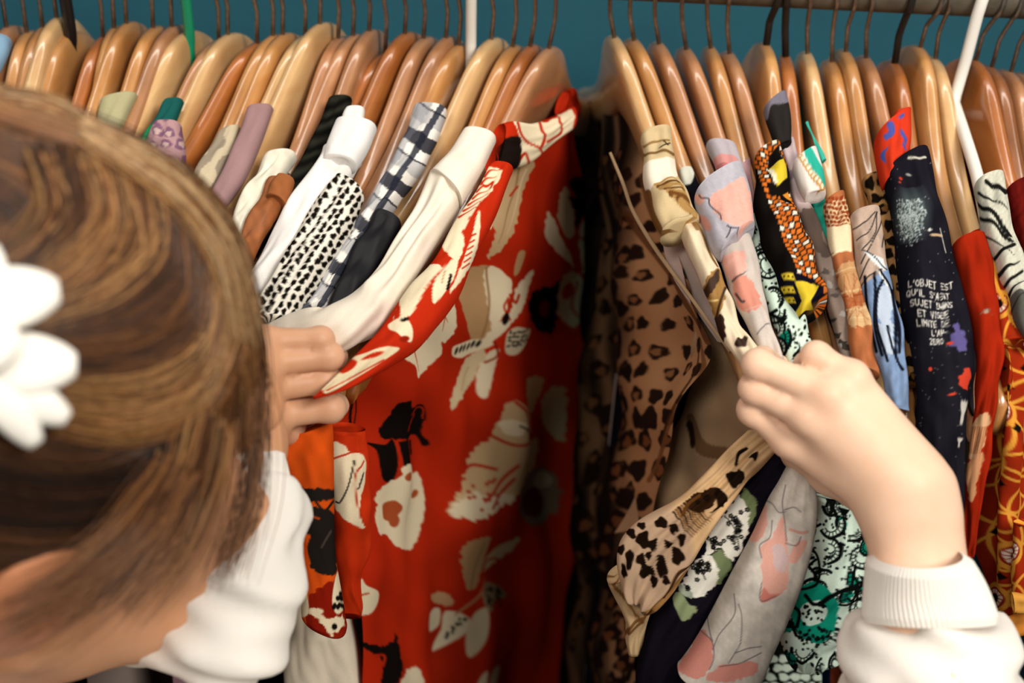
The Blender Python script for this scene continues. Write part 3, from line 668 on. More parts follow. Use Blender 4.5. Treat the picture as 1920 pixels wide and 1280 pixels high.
g = garment('cream_camisole', 500, 340, 'ivory top folded over the big pale hanger, beside the rust brown top', 'top', GL)
strip('shoulder', [(496, 300), (470, 350), (440, 402), (420, 460), (398, 520)], [(556, 293), (528, 332), (505, 380), (474, 430), (440, 500)], simple('e6e0cd', .05, 25), g, off=.020, th=.010, wr=.002)
body(g, hLC[7], 'cfc8b5', seed=9)
g = garment('mauve_camisole', 470, 260, 'flat dusty mauve top on a honey hanger, upper left', 'top', GL)
strip('shoulder', [(464, 207), (446, 260), (424, 312), (392, 375)], [(512, 203), (492, 260), (462, 330), (418, 392)], simple('a17f80', .03), g, off=.016, th=.006, wr=.0006)
body(g, hLC[5], '8c6c6e', seed=10)
g = garment('striped_scarf_top', 410, 300, 'beige and grey crumpled striped top, above the hair and left of the mauve top', 'top', GL)
def stripey(u, v):
    p = Print(u, v, 'c9bb9e'); q = np.sin((u * .8 + v * .5) / 5.5 + 2 * wob(u / 60, v / 60, 2)); p._set(np.where(q > .35)[0], np.full(int((q > .35).sum()), .7), '86796a'); return p
strip('shoulder', [(412, 252), (386, 292), (362, 340), (340, 385)], [(450, 240), (436, 290), (408, 352), (385, 405)], stripey, g, off=.010, th=.010, step=2)
body(g, hLC[3], 'a39880', seed=11)
g = garment('pink_floral_top', 310, 280, 'pale pink and lilac floral top half hidden behind the hair', 'top', GL)
def lilac(u, v): return Print(u, v, 'b58f92').leopard(230, 380, 220, 380, 26, '7e5a72', 'c8a9a4', seed=5, asp=1.0)
strip('shoulder', [(288, 238), (272, 280), (255, 340)], [(340, 236), (345, 290), (335, 350)], lilac, g, off=.020, th=.012)
body(g, hLC[0], '9b7d80', seed=12)
g = garment('green_top', 300, 230, 'dark teal green top with bright green edge hanging on the green plastic hanger', 'top', GL)
strip('shoulder', [(308, 193), (285, 235), (250, 300)], [(344, 190), (330, 225), (300, 300)], lambda u, v: Print(u, v, '1d5a55').poly([(255, 255), (285, 235), (275, 290), (235, 320)], '1f8a58'), g, off=.014, th=.008)
body(g, hLB[5], '174743', seed=13)
g = garment('sage_top', 215, 220, 'flat pale sage green top on a hanger, upper left above the hair', 'top', GL)
strip('shoulder', [(190, 192), (180, 235), (170, 285)], [(257, 178), (240, 212), (212, 270)], simple('b3ad86', .03), g, off=.014, th=.006, wr=.0005)
body(g, hLB[3], '98926e', seed=14)
g = garment('blue_shirt', 8, 85, 'pale blue shirt collar at the far left end of the rail', 'shirt', GL)
strip('collar', [(-30, 75), (-40, 120), (-60, 170)], [(22, 78), (10, 110), (-20, 170)], simple('86a9c6', .03), g, off=.012, th=.006)
body(g, hLA[0], '5f7f9c', seed=15)
g = garment('red_trimmed_top', 143, 207, 'dark top with a small red edge, far left behind the hair', 'top', GL)
strip('shoulder', [(134, 200), (128, 240), (110, 300)], [(150, 203), (150, 240), (140, 300)], lambda u, v: Print(u, v, '2a2622').poly([(125, 195), (155, 195), (150, 215), (125, 215)], 'a8331c', smooth=False), g, off=.012, th=.006)
body(g, hLB[0], '26221f', seed=16)
for k_, (h_, c_, nm, lb, ct) in enumerate([(hLA[3], '24221f', 'black_blouse', 'black blouse on the big pale hanger left of the black plastic hook', 'blouse'), (hLC[1], '96867e', 'grey_blouse', 'grey white blouse hanging low behind the hair, bottom left', 'blouse'),
                                       (hLC[6], '8f6d78', 'mauve_skirt', 'dusty mauve skirt hem at the bottom, left of the white sleeve', 'skirt'), (hLC[10], '14171f', 'navy_skirt', 'dark navy skirt hanging behind the white sleeve at the bottom', 'skirt')]):
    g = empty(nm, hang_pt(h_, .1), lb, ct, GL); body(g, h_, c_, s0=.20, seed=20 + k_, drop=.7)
# ------------------------------------------------------------------ the right group
GR = 'clothes hanging in the right group'
LTAN, BRN = '9b6b48', '20130c'
# deep dark garments in the gap
def darksilk(base, c2, seed):
    def f(u, v):
        p = Print(u, v, base)
        q = np.sin(u / 11 + 3 * wob(u / 120, v / 300, seed)); p._set(np.where(q > .45)[0], np.full(int((q > .45).sum()), .55), c2)
        r = np.random.default_rng(seed)
        for k in range(60): p.ell(r.uniform(960, 1240), r.uniform(180, 1280), r.uniform(5, 12), r.uniform(10, 28), '0f0a08', r.uniform(-.5, .5), rough=.2, seed=k)
        return p
    return f
g = empty('dark_floral_dress', Py(1085, 300, .10), 'dark brown black dress deep in the gap right behind the red dress', 'dress', GR)
sheet('body', [[(1040, 170, .12), (1090, 180, .13), (1140, 190, .12)], [(1030, 500, .13), (1090, 500, .16), (1150, 500, .14)], [(960, 900, .12), (1060, 900, .16), (1160, 900, .13)], [(940, 1330, .12), (1040, 1330, .16), (1160, 1330, .12)]],
      darksilk('1c1411', '3a2a1e', 3), g, disp=lambda s, t, u, v: .007 * np.sin(u / 17) + .004 * wob(u / 60, v / 200, 4), mat=SILK, step=4)

g = garment('leopard_blouse', 1230, 300, 'brown leopard print silk blouse on the right edge of the gap, gripped by right hand', 'blouse', GR)
def leo_front(u, v):
    p = Print(u, v, 'b38a62')
    # streaky border print on the left, rosettes on the right
    e = np.clip((1215 - .05 * (v - 300) - u) / 40, 0, 1)
    q = .5 + .5 * np.sin(u / 7.5 + 2.6 * wob(u / 70, v / 420, 6))
    p.c = p.c * (1 - .3 * e - .6 * e * q)[:, None]
    p.leopard(1150, 1360, 330, 780, 33, BRN, '8a6240', seed=6, asp=1.4, rot=.2, size=.31)
    p.leopard(1080, 1200, 300, 1280, 30, '150d08', '6b4a2e', seed=8, asp=1.9, rot=.1, size=.30)
    p.leopard(1120, 1290, 780, 1290, 36, BRN, '7a4e2c', seed=9, asp=1.4, rot=.2, size=.40)
    for q in ([(1208, 330), (1225, 420), (1262, 500), (1310, 580), (1345, 650)], [(1190, 400), (1225, 480), (1275, 560), (1330, 640)]): p.line(q, 12, '5c3a20', a=.8)
    p.line([(1306, 640), (1322, 690), (1305, 740), (1262, 800), (1215, 900)], 9, '7c5230', a=.9); p.line([(1290, 640), (1308, 690), (1290, 745), (1240, 830)], 5, '3c2412', a=.8)
    for q in ([(1120, 500), (1105, 700), (1100, 900)], [(1150, 560), (1140, 760), (1120, 1000)], [(1135, 300), (1150, 420), (1140, 560)]): p.line(q, 10, '8b6846', a=.3)
    return p
def leo_fold(s, t, u, v): return .005 * np.sin(u / 21 + 1.5 * np.sin(v / 260)) * (1.1 - t) + .002 * np.sin(u / 9 + v / 170) * (1 - t) + .006 * wob(u / 120, v / 240, 21)
sheet('front_panel', [
    [(1128, 185, .08), (1150, 195, .05), (1180, 230, .01), (1204, 270, -.03)],
    [(1120, 330, .08), (1155, 340, .03), (1200, 350, -.04), (1240, 360, -.085)],
    [(1108, 500, .08), (1160, 500, .01), (1225, 505, -.08), (1285, 520, -.145)],
    [(1096, 660, .08), (1160, 660, .0), (1250, 655, -.11), (1335, 650, -.185)],
    [(1085, 820, .08), (1140, 820, .01), (1200, 815, -.08), (1275, 790, -.15)],
    [(1078, 980, .08), (1120, 985, .02), (1165, 990, -.07), (1215, 985, -.13)],
    [(1068, 1130, .08), (1105, 1135, .02), (1150, 1140, -.06), (1195, 1150, -.13)],
    [(1050, 1330, .08), (1100, 1330, .02), (1150, 1330, -.06), (1200, 1330, -.12)]], leo_front, g, disp=leo_fold, mat=SILK, step=2.2)
def leo_inner(u, v): return Print(u, v, 'a98a6a').mottle(.06, 60).line([(1290, 790), (1330, 840), (1400, 860)], 26, '6b4b2e', a=.8).line([(1285, 800), (1300, 830)], 16, '241409')
sheet('inner_panel', [[(1310, 600, -.15), (1350, 610, -.175), (1400, 640, -.18)], [(1290, 730, -.125), (1350, 720, -.15), (1420, 720, -.17)], [(1225, 870, -.10), (1320, 850, -.135), (1440, 830, -.165)], [(1150, 1000, -.085), (1260, 980, -.12), (1400, 960, -.155)]], leo_inner, g, disp=lambda s, t, u, v: .004 * wob(u / 110, v / 130, 31), mat=SILK, step=4)
sheet('lining', [[(1240, 355, -.115), (1243, 357, -.117), (1246, 362, -.118)], [(1242, 450, -.118), (1262, 450, -.125), (1285, 452, -.13)], [(1262, 520, -.135), (1288, 530, -.142), (1318, 540, -.155)], [(1310, 590, -.16), (1325, 595, -.165), (1345, 602, -.172)], [(1345, 640, -.18), (1352, 642, -.183), (1362, 645, -.186)]],
      simple('b9a39a', .03), g, mat=SILK, step=4)
def leo_collar(u, v):
    p = Print(u, v, 'cdb68c')
    p.poly([(1195, 325), (1230, 300), (1275, 300), (1275, 325), (1225, 345), (1215, 390), (1200, 370)], 'efe3cf'); p.line([(1202, 292), (1235, 284), (1262, 290)], 6, '7b5a34'); p.line([(1205, 275), (1230, 260), (1255, 262)], 4, '8a6a40')
    for k in range(9): p.line([(1228 + k * 6, 345 + k * 4), (1262 + k * 5, 330 + k * 9), (1275 + k * 4, 350 + k * 10)], 5 + (k % 3) * 3, '6a4320' if k % 2 else 'a8834e', taper=True)
    p.line([(1215, 360), (1225, 400), (1240, 440)], 10, '7a562f'); p.line([(1245, 262), (1252, 272)], 3, '3c2a17'); p.line([(1238, 275), (1256, 268)], 3, '3c2a17')
    return p
strip('collar', [(1202, 258), (1206, 310), (1216, 370), (1238, 445)], [(1258, 245), (1266, 305), (1280, 350), (1312, 425)], leo_collar, g, off=.030, th=.013, step=1.8, wr=.0022, wf=(3, 2.5))
def leo_placket(u, v):
    p = Print(u, v, 'e5d2b4'); p.mottle(.04, 40)
    p.poly([(1318, 540), (1345, 505), (1362, 530), (1355, 575), (1342, 600), (1330, 570)], '9a7138', rough=3); p.poly([(1318, 545), (1345, 508), (1345, 530), (1322, 560)], '3b2413', rough=2); p.line([(1342, 600), (1352, 560), (1360, 540)], 5, '3b2413'); p.line([(1322, 565), (1345, 560)], 4, 'd9b87c')
    p.poly([(1338, 600), (1352, 592), (1360, 610), (1358, 640), (1345, 630)], '2e1a0f', rough=2.5); p.poly([(1378, 640), (1388, 630), (1402, 632), (1398, 648), (1382, 650)], '2e1a0f', rough=2)
    p.line([(1300, 410), (1322, 450), (1345, 500)], 5, '7c5a33'); p.line([(1290, 395), (1308, 430)], 8, '8f6a3c')
    return p
strip('placket', [(1248, 380), (1286, 460), (1316, 530), (1338, 590), (1362, 645), (1392, 690)], [(1306, 405), (1334, 470), (1362, 540), (1384, 600), (1410, 640), (1440, 668)], leo_placket, g, off=.026, th=.007, step=1.8, wr=.0014, mat=SILK)
strip('piping', [(1142, 288, -.06), (1165, 345, -.085), (1185, 400, -.10), (1230, 475, -.13), (1300, 570, -.175), (1368, 662, -.21)], [(1147, 286, -.06), (1171, 342, -.085), (1192, 398, -.10), (1238, 472, -.13), (1306, 566, -.175), (1372, 658, -.21)], simple('a98c6c', .05), g, th=.002, wr=0)
def leo_sleeve(u, v):
    p = Print(u, v, 'cba77c'); p.mottle(.05, 40)
    i = np.where((u < 1305) & (v > 940))[0]; p._set(i, np.clip((1305 - u[i]) / 14, 0, 1) * np.clip((v[i] - 940) / 20, 0, 1), 'b99b80')
    r = np.random.default_rng(3)
    for k, (x, y, a, b) in enumerate([(1185, 1000, 7, 10), (1205, 1012, 13, 15), (1223, 1022, 9, 11), (1240, 980, 12, 10), (1262, 992, 9, 8), (1253, 1020, 7, 9), (1180, 1048, 8, 17), (1202, 1050, 8, 13), (1216, 1042, 6, 7), (1212, 1073, 13, 15), (1240, 1062, 10, 20), (1270, 1042, 11, 15), (1278, 1010, 7, 14), (1226, 1092, 7, 9), (1204, 985, 8, 6), (1165, 1030, 6, 9), (1170, 1070, 6, 12), (1248, 1085, 6, 8)]): p.ell(x, y, a, b, '1a100a', r.uniform(-.5, .5), rough=.14, seed=k)
    for k in range(10): p.line([(1262 + 5 * k, 960 - k * 4), (1285 + 4 * k, 990 - k * 3), (1300 + 4 * k, 1010 - k * 4)], 4 + k % 3, '7d552b' if k % 2 else '3c2413', taper=True)
    p.poly([(1285, 940), (1330, 915), (1350, 920), (1330, 950), (1300, 960)], '2c190d', rough=3); p.ell(1325, 934, 7, 7, '1a100a'); p.ell(1308, 942, 5, 6, '1a100a')
    p.poly([(1340, 915), (1360, 925), (1362, 945), (1330, 960), (1345, 945)], '1a100a', rough=2); p.poly([(1362, 890), (1385, 880), (1395, 895), (1375, 915)], '1a100a', rough=3); p.line([(1400, 840), (1385, 850), (1380, 870)], 6, '1a100a'); p.poly([(1405, 855), (1420, 845), (1415, 865)], '1a100a'); p.line([(1310, 930), (1290, 945), (1280, 965)], 7, '5a3818')
    p.line([(1285, 1075), (1260, 1100), (1240, 1130), (1215, 1150)], 15, '8d6231', a=.8); p.line([(1300, 1055), (1270, 1070), (1245, 1120)], 5, '3c2413')
    return p
strip('sleeve', [(1400, 808, -.225), (1330, 885, -.24), (1255, 945, -.245), (1190, 985, -.245), (1160, 1030, -.245), (1165, 1090, -.245), (1205, 1130, -.245)], [(1462, 840, -.23), (1408, 900, -.245), (1345, 975, -.25), (1300, 1050, -.25), (1268, 1100, -.25), (1240, 1130, -.25), (1215, 1150, -.245)], leo_sleeve, g, th=.007, step=1.8, wr=.0022, wf=(3, 1.4), seed=12)
def leo_cuff(u, v):
    p = Print(u, v, 'c0a37c').poly([(1140, 1075), (1165, 1085), (1215, 1150), (1190, 1160), (1150, 1110)], 'b89a72'); 
    for q in ([(1140, 1080), (1175, 1130), (1205, 1165)], [(1170, 1190), (1190, 1165), (1215, 1150)], [(1180, 1080), (1200, 1110), (1205, 1130)], [(1225, 1110), (1205, 1160), (1180, 1185)]): p.line(q, 6, '6f4a24', a=.9)
    return p
strip('cuff', [(1138, 1085, -.235), (1150, 1120, -.235), (1172, 1160, -.235), (1172, 1200, -.235), (1178, 1225, -.235)], [(1190, 1060, -.235), (1205, 1100, -.235), (1222, 1130, -.235), (1212, 1180, -.235), (1200, 1225, -.235)], leo_cuff, g, th=.008, step=2, wr=.002)

g = garment('black_floral_blouse', 1300, 330, 'black blouse with white flower clusters and green leaves on its sleeve, under the right hand', 'blouse', GR)
strip('shoulder', [(1272, 322), (1285, 370), (1320, 450), (1360, 540), (1400, 640)], [(1298, 318), (1325, 380), (1350, 450), (1385, 540), (1440, 640)], lambda u, v: Print(u, v, '14121a').poly([(1268, 312), (1300, 312), (1298, 338), (1275, 345)], 'cfcfc0').poly([(1310, 410), (1330, 420), (1345, 470), (1325, 450)], '6a7050'), g, off=.012, th=.010)
def blackfloral(u, v):
    p = Print(u, v, '16131c')
    p.poly([(1395, 915), (1408, 925), (1420, 950), (1405, 985), (1388, 960)], '76855c', rough=2); p.poly([(1340, 1035), (1370, 1050), (1360, 1085), (1340, 1100), (1325, 1085)], '75835d', rough=3)
    p.poly([(1262, 1118), (1275, 1108), (1285, 1125), (1306, 1138), (1300, 1150), (1284, 1163), (1268, 1145)], '8f9c74', rough=1)
    p.poly([(1378, 930), (1398, 940), (1405, 965), (1400, 1000), (1390, 1030), (1370, 1050), (1350, 1030), (1325, 1040), (1330, 1000), (1350, 970)], 'eceade', rough=4)
    p.poly([(1310, 1045), (1330, 1040), (1345, 1060), (1345, 1090), (1325, 1115), (1300, 1120), (1278, 1105), (1285, 1080)], 'eceade', rough=4); p.poly([(1270, 1095), (1285, 1100), (1300, 1120), (1282, 1118)], 'a9b2a0', rough=3)
    r = np.random.default_rng(2)
    for cx, cy, sx, sy, n in ((1378, 990, 20, 38, 26), (1336, 1018, 11, 14, 9), (1316, 1066, 17, 20, 16), (1288, 1098, 5, 5, 2)):
        for k in range(n):
            x, y = cx + r.normal() * sx * .55, cy + r.normal() * sy * .55
            for a in range(5): p.ell(x + 3 * math.cos(a * 1.257), y + 3 * math.sin(a * 1.257), 1.9, 1.9, '11100f')
        p.line([(cx - sx, cy - sy * .6), (cx, cy), (cx + sx * .4, cy + sy)], 1.8, '11100f')
    return p
strip('sleeve', [(1442, 842, -.225), (1380, 920, -.232), (1325, 1000, -.235), (1268, 1090, -.235), (1215, 1180, -.235), (1196, 1235, -.235), (1190, 1300, -.235)], [(1510, 860, -.225), (1465, 930, -.235), (1420, 1010, -.24), (1370, 1100, -.24), (1320, 1190, -.24), (1290, 1260, -.24), (1290, 1310, -.24)], blackfloral, g, th=.012, step=1.8, wr=.0012)
body(g, hRA[2], '14131a', s1=-.03, seed=31)

g = garment('tulip_print_shirt', 1360, 340, 'pale grey shirt with large pink tulip petals, collar and long sleeve beside the right hand', 'shirt', GR)
PK, PKD, GRY = 'e8ae9f', 'd98476', 'b9b3ae'
def tul_c(u, v):
    p = Print(u, v, 'b7b3bd').mottle(.04, 40).frame(1180, 220, 3.0476)
    p.poly([(455, 470), (470, 440), (560, 385), (650, 350), (700, 480), (705, 590), (640, 625), (560, 600), (510, 560), (480, 520)], PK, rough=3); p.mottle(.03, 14, 8)
    p.poly([(370, 450), (410, 440), (430, 470), (400, 500)], PK); p.poly([(400, 560), (450, 580), (470, 640), (430, 640)], 'd79c90')
    for q in ([(400, 445), (415, 462), (452, 462), (460, 500), (515, 550), (525, 582)], [(560, 620), (580, 630), (625, 630)], [(580, 630), (570, 660), (555, 685)]): p.line(q, 8, '4c4347')
    p.line([(520, 770), (600, 700), (720, 630)], 7, '9a96a0')
    return p
strip('collar', [(1302, 372), (1316, 415), (1334, 462), (1352, 478)], [(1393, 318), (1406, 370), (1413, 415), (1414, 432)], tul_c, g, off=.036, th=.012, step=1.8, wr=.0006)
strip('inner_collar', [(1324, 272), (1338, 305), (1350, 345)], [(1380, 280), (1392, 315), (1402, 350)], lambda u, v: Print(u, v, 'b3aab0').ell(1362, 308, 27, 22, 'cf8f8a', .3).ell(1358, 315, 16, 12, 'b86f72'), g, off=.024, th=.009, step=2)
strip('collar_stand', [(1388, 320), (1400, 370), (1408, 420)], [(1406, 300), (1416, 380), (1416, 440)], simple('b88f92', .05), g, off=.020, th=.008)
def tul_s(u, v):
    p = Print(u, v, 'c9bdb4').mottle(.04, 40).frame(1180, 220, 3.0476)
    p.poly([(530, 800), (640, 750), (670, 850), (650, 890), (590, 930), (550, 890)], PK, rough=2); p.poly([(590, 940), (650, 900), (720, 960), (750, 1080), (650, 1110), (610, 1050)], 'd68f7c', rough=3); p.line([(590, 935), (640, 905), (670, 880)], 14, '5b5052', taper=True); p.line([(610, 1010), (640, 1050), (655, 1050)], 14, '54484a'); p.line([(660, 1100), (750, 1080), (770, 1100)], 8, 'd9a99a')
    p.line([(730, 1240), (770, 1190), (800, 1180)], 6, '6a6264')
    return p
strip('shoulder', [(1345, 468), (1368, 540), (1392, 590), (1420, 645), (1440, 690)], [(1404, 440), (1424, 510), (1436, 570), (1456, 640), (1474, 690)], tul_s, g, off=.027, th=.010, step=1.9, wr=.0012)
def tul_l(u, v):
    p = Print(u, v, 'd6cfc5').mottle(.05, 50, 5).mottle(.04, 22, 6).frame(1260, 780, 2.56)
    p.poly([(440, 400), (455, 460), (450, 540), (410, 600), (370, 590), (375, 530), (410, 460)], PK, rough=2); p.poly([(530, 480), (550, 570), (560, 700), (550, 820), (500, 860), (440, 840), (430, 700), (430, 620), (480, 580)], PK, rough=2); p.poly([(490, 620), (545, 640), (550, 740), (490, 720)], 'cfc2c6', a=.7, rough=3); p.poly([(440, 820), (470, 850), (520, 850), (470, 880), (425, 885)], PKD)
    p.poly([(140, 1025), (190, 1080), (195, 1160), (175, 1220), (120, 1260), (20, 1215), (80, 1120)], 'e39a8d', rough=3); p.poly([(240, 1200), (330, 1190), (405, 1185), (400, 1235), (280, 1280), (160, 1262)], 'e39a8d', rough=3)
    p.poly([(595, 610), (650, 600), (600, 700), (560, 690)], PK); p.line([(570, 545), (620, 560), (650, 555)], 14, PKD, a=.6)
    for q in ([(440, 400), (480, 420), (510, 460), (545, 460)], [(480, 500), (470, 580), (420, 620), (430, 680)], [(545, 330), (530, 420), (545, 520), (550, 600)], [(320, 900), (335, 960), (330, 1080), (310, 1130), (270, 1190)], [(140, 1030), (190, 1080), (200, 1160), (180, 1215)], [(300, 850), (300, 950), (225, 1050), (195, 1120)], [(300, 1140), (360, 1120), (430, 1110)], [(430, 1140), (330, 1190), (230, 1205)], [(430, 800), (425, 880), (500, 860)], [(545, 610), (600, 620), (620, 580)], [(170, 960), (185, 1050), (195, 1080)], [(540, 450), (590, 440), (620, 460)]): p.line(q, 5, '6d6468', a=.85)
    return p
strip('sleeve', [(1480, 868, -.235), (1440, 940, -.245), (1395, 1040, -.255), (1350, 1130, -.255), (1308, 1200, -.255), (1270, 1254, -.255)], [(1524, 880, -.235), (1528, 960, -.245), (1508, 1060, -.255), (1478, 1150, -.255), (1448, 1220, -.255), (1424, 1276, -.255)], tul_l, g, th=.014, step=1.8, wr=.0010, wf=(2, .6))
body(g, hRA[2], 'b0a8a4', s1=-.03, seed=32)

def tribal(seed, cx0=0, cy0=0):
    def f(u, v):
        p = Print(u, v, 'cfe3d4'); r = np.random.default_rng(seed)
        x0, x1, y0, y1 = u.min(), u.max(), v.min(), v.max()
        G = '128a72'
        for k in range(int((x1 - x0) * (y1 - y0) / 1700)):
            x, y = r.uniform(x0, x1), r.uniform(y0, y1)
            for _ in range(10): p.ell(x + r.normal() * 20, y + r.normal() * 20, r.uniform(1.6, 3.2), r.uniform(1.6, 3.2), '0d100f')
        for k in range(int((x1 - x0) * (y1 - y0) / 1150)):
            x, y, R, a0 = r.uniform(x0, x1), r.uniform(y0, y1), r.uniform(15, 26), r.uniform(0, 6.28)
            an = np.linspace(a0, a0 + r.uniform(1.6, 3.6), 9); q = np.stack([x + R * np.cos(an), y + R * np.sin(an)], 1)
            if r.random() < .22: p.poly(np.concatenate([q, [[x, y]]]), G)
            else: p.poly(np.concatenate([q, q[::-1] * .0 + np.array([[x, y]]) + (q[::-1] - [x, y]) * .55]), 'cfe3d4', smooth=False)
            p.line(q, r.uniform(4, 6.5), '0d100f')
            q2 = np.array([x, y]) + (q - [x, y]) * .6; p.line(q2, 2.2, '0d100f')
            for a in np.linspace(an[0], an[-1], 9)[1:-1]: p.line([(x + R * .68 * math.cos(a), y + R * .68 * math.sin(a)), (x + R * .92 * math.cos(a), y + R * .92 * math.sin(a))], 1.8, '0d100f')
        for k in range(int((x1 - x0) * (y1 - y0) / 7000)):
            x, y, a = r.uniform(x0, x1), r.uniform(y0, y1), r.uniform(0, 3.14)
            for b in (0, .9): p.line([(x - 16 * math.cos(a + b), y - 16 * math.sin(a + b)), (x + 16 * math.cos(a + b), y + 16 * math.sin(a + b))], 6, '0d100f')
            p.poly([(x + 10, y), (x + 34, y + 6), (x + 22, y + 22)], '0d100f', smooth=False)
        return p
    return f
g = garment('tribal_print_shirt', 1450, 480, 'mint shirt with black and green graphic swirls and dots, hanging behind the right wrist', 'shirt', GR)
strip('shoulder', [(1392, 410), (1410, 470), (1425, 540), (1456, 620), (1480, 690)], [(1440, 420), (1452, 480), (1478, 545), (1508, 600), (1530, 660)], tribal(5), g, off=.020, th=.010, step=1.6)
strip('collar', [(1350, 272), (1360, 300), (1372, 330)], [(1378, 282), (1386, 305), (1392, 330)], tribal(9), g, off=.016, th=.006, step=1.8)
def trib2(u, v):
    p = tribal(17)(u, v).frame(1260, 780, 2.56)
    p.poly([(600, 830), (700, 800), (790, 880), (800, 960), (760, 1060), (680, 1080), (610, 1040), (570, 950), (570, 880)], '128a72'); p.ell(680, 945, 68, 62, 'cfe3d4')
    for k in range(26): p.ell(680 + 60 * rng.uniform(-.9, .9), 945 + 55 * rng.uniform(-.9, .9), 7, 7, '0d100f')
    for k in range(26): p.ell(rng.uniform(610, 770), rng.uniform(1015, 1070), 8, 8, '0d100f')
    p.line([(640, 860), (700, 910), (760, 860), (820, 830), (920, 815)], 17, '0d100f'); p.line([(560, 900), (610, 940), (600, 1010)], 17, '0d100f'); p.line([(590, 720), (560, 780), (620, 830), (700, 800), (700, 680), (640, 610)], 12, '0d100f'); p.line([(640, 700), (700, 790)], 13, '0d100f'); p.line([(690, 690), (600, 760)], 13, '0d100f')
    return p
strip('sleeve', [(1520, 920, -.215), (1512, 1000, -.22), (1492, 1080, -.225), (1470, 1140, -.225), (1462, 1190, -.225), (1480, 1245, -.225)], [(1640, 930, -.21), (1648, 1000, -.215), (1640, 1080, -.22), (1622, 1140, -.22), (1604, 1185, -.22), (1540, 1240, -.22)], trib2, g, th=.014, step=1.6, wr=.0018)
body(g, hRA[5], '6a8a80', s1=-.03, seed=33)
g = empty('pebble_print_skirt', Py(1470, 1260, -.20), 'black and pale mint pebble print skirt showing at the bottom edge', 'skirt', GR)
def pebble(u, v):
    p = Print(u, v, '10120f'); r = np.random.default_rng(6)
    for i in range(14):
        for j in range(6): p.ell(1380 + i * 22 + (j % 2) * 11 + r.uniform(-3, 3), 1235 + j * 17, 10, 7.5, 'c3d2c2', r.uniform(-.4, .4), rough=.1, seed=i + j)
    return p
sheet('body', [[(1380, 1180, -.17), (1450, 1190, -.175), (1530, 1190, -.17)], [(1380, 1250, -.17), (1450, 1250, -.18), (1540, 1250, -.17)], [(1380, 1340, -.17), (1450, 1340, -.18), (1540, 1340, -.17)]], pebble, g, step=2)
for nm, lb, q, c, y in (('blue_jacket', 'navy and blue jacket at the bottom edge, beside the pebble print skirt', (1500, 1600), '173a5e', -.155), ('rust_skirt', 'dark rust brown skirt hanging between blue jacket and the white right sleeve', (1560, 1680), '5a2513', -.165), ('navy_dress', 'dark navy dress below the hem of the orange print tunic, bottom right', (1780, 2000), '14202c', -.10)):
    g = empty(nm, Py(q[0], 1240, y), lb, nm.split('_')[1], GR)
    sheet('body', [[(a, v, y) for a in np.linspace(q[0], q[1], 5)] for v in (980, 1120, 1240, 1340)], simple(c, .2, 20), g, step=5, disp=lambda s, t, u, v: .005 * np.sin(u / 14))

def ankara(u, v):
    p = Print(u, v, '14110f').frame(1180, 220, 3.0476)
    for i in range(-3, 40):                       # orange and white lattice
        for j in range(0, 9):
            x, y = 745 + j * 33 + i * 11 - 60, 175 + i * 27 + j * 4
            if 430 > y > 300 and x > 800: continue
            p.poly([(x - 13, y - 10), (x + 12, y - 11), (x + 14, y + 10), (x - 11, y + 11)], ('d5702a', 'e6dccb', 'c9601f')[(i * 2 + j) % 3] if (i + j) % 4 else 'd5702a', smooth=False)
    p.poly([(850, 160), (900, 300), (925, 500), (870, 470), (830, 380), (790, 300), (800, 200)], '14110f', smooth=False)
    p.poly([(800, 280), (880, 235), (905, 340), (850, 390)], 'd9bf35', smooth=False); p.poly([(790, 290), (815, 285), (850, 370), (830, 385)], 'e8dcc0', smooth=False); p.poly([(880, 430), (915, 410), (930, 480)], 'd88a2c', smooth=False)
    p.poly([(840, 890), (1060, 890), (1130, 1060), (960, 1150), (850, 1000)], '12101c', smooth=False)
    p.poly([(945, 935), (1060, 920), (1085, 960), (1010, 1100), (960, 1145), (935, 1130), (985, 1050)], 'd9bf35', smooth=False)
    for y in (900, 970, 1030): p.poly([(870, y), (935, y - 5), (950, y + 30), (890, y + 35)], 'd9bf35', smooth=False); [p.ell(890 + 22 * k, y + 15, 5, 5, '12101c') for k in range(3)]
    return p
g = garment('wax_print_top', 1470, 400, 'orange, black and yellow wax print top left of the grey camouflage blouse', 'top', GR)
strip('shoulder', [(1416, 296), (1416, 370), (1424, 430), (1448, 500), (1476, 560), (1500, 596)], [(1462, 272), (1478, 330), (1488, 390), (1512, 460), (1540, 530), (1550, 566)], ankara, g, off=.030, th=.013, step=1.7, wr=.0026, wf=(3, 2.2))
body(g, hRA[6], '3d2416', s1=-.03, seed=34)
g = garment('charcoal_top', 1455, 220, 'charcoal top with greyish violet edge looped over a hanger, above the wax print top', 'top', GR)
strip('shoulder', [(1432, 206), (1440, 240), (1456, 278)], [(1473, 176), (1482, 220), (1484, 268)], lambda u, v: Print(u, v, '2a2725').poly([(1425, 215), (1440, 180), (1478, 168), (1480, 190), (1448, 196), (1438, 225)], '77727f'), g, off=.030, th=.010, step=2)
body(g, hRA[6], '24211f', s1=-.03, seed=35)
def camo(u, v):
    p = Print(u, v, '77685f'); e = np.clip((400 - v) / 25, 0, 1); p._set(np.arange(len(u)), e, 'c3b0b2'); p.ell(1482, 330, 7, 14, '8d808f', .5)
    p.poly([(1500, 400), (1530, 395), (1545, 440), (1555, 480), (1530, 470)], '4f423c', rough=4); p.mottle(.12, 60)
    r = np.random.default_rng(8)
    for k in range(34):
        x = r.uniform(1520, 1610); y = r.uniform(490, 700); w_, h_ = r.uniform(8, 18), r.uniform(6, 16); p.poly([(x, y), (x + w_, y + 3), (x + w_ - 3, y + h_), (x - 4, y + h_ - 2)], ('4a443e', '8b8680', '312d28')[k % 3], smooth=False, rough=2)
    return p
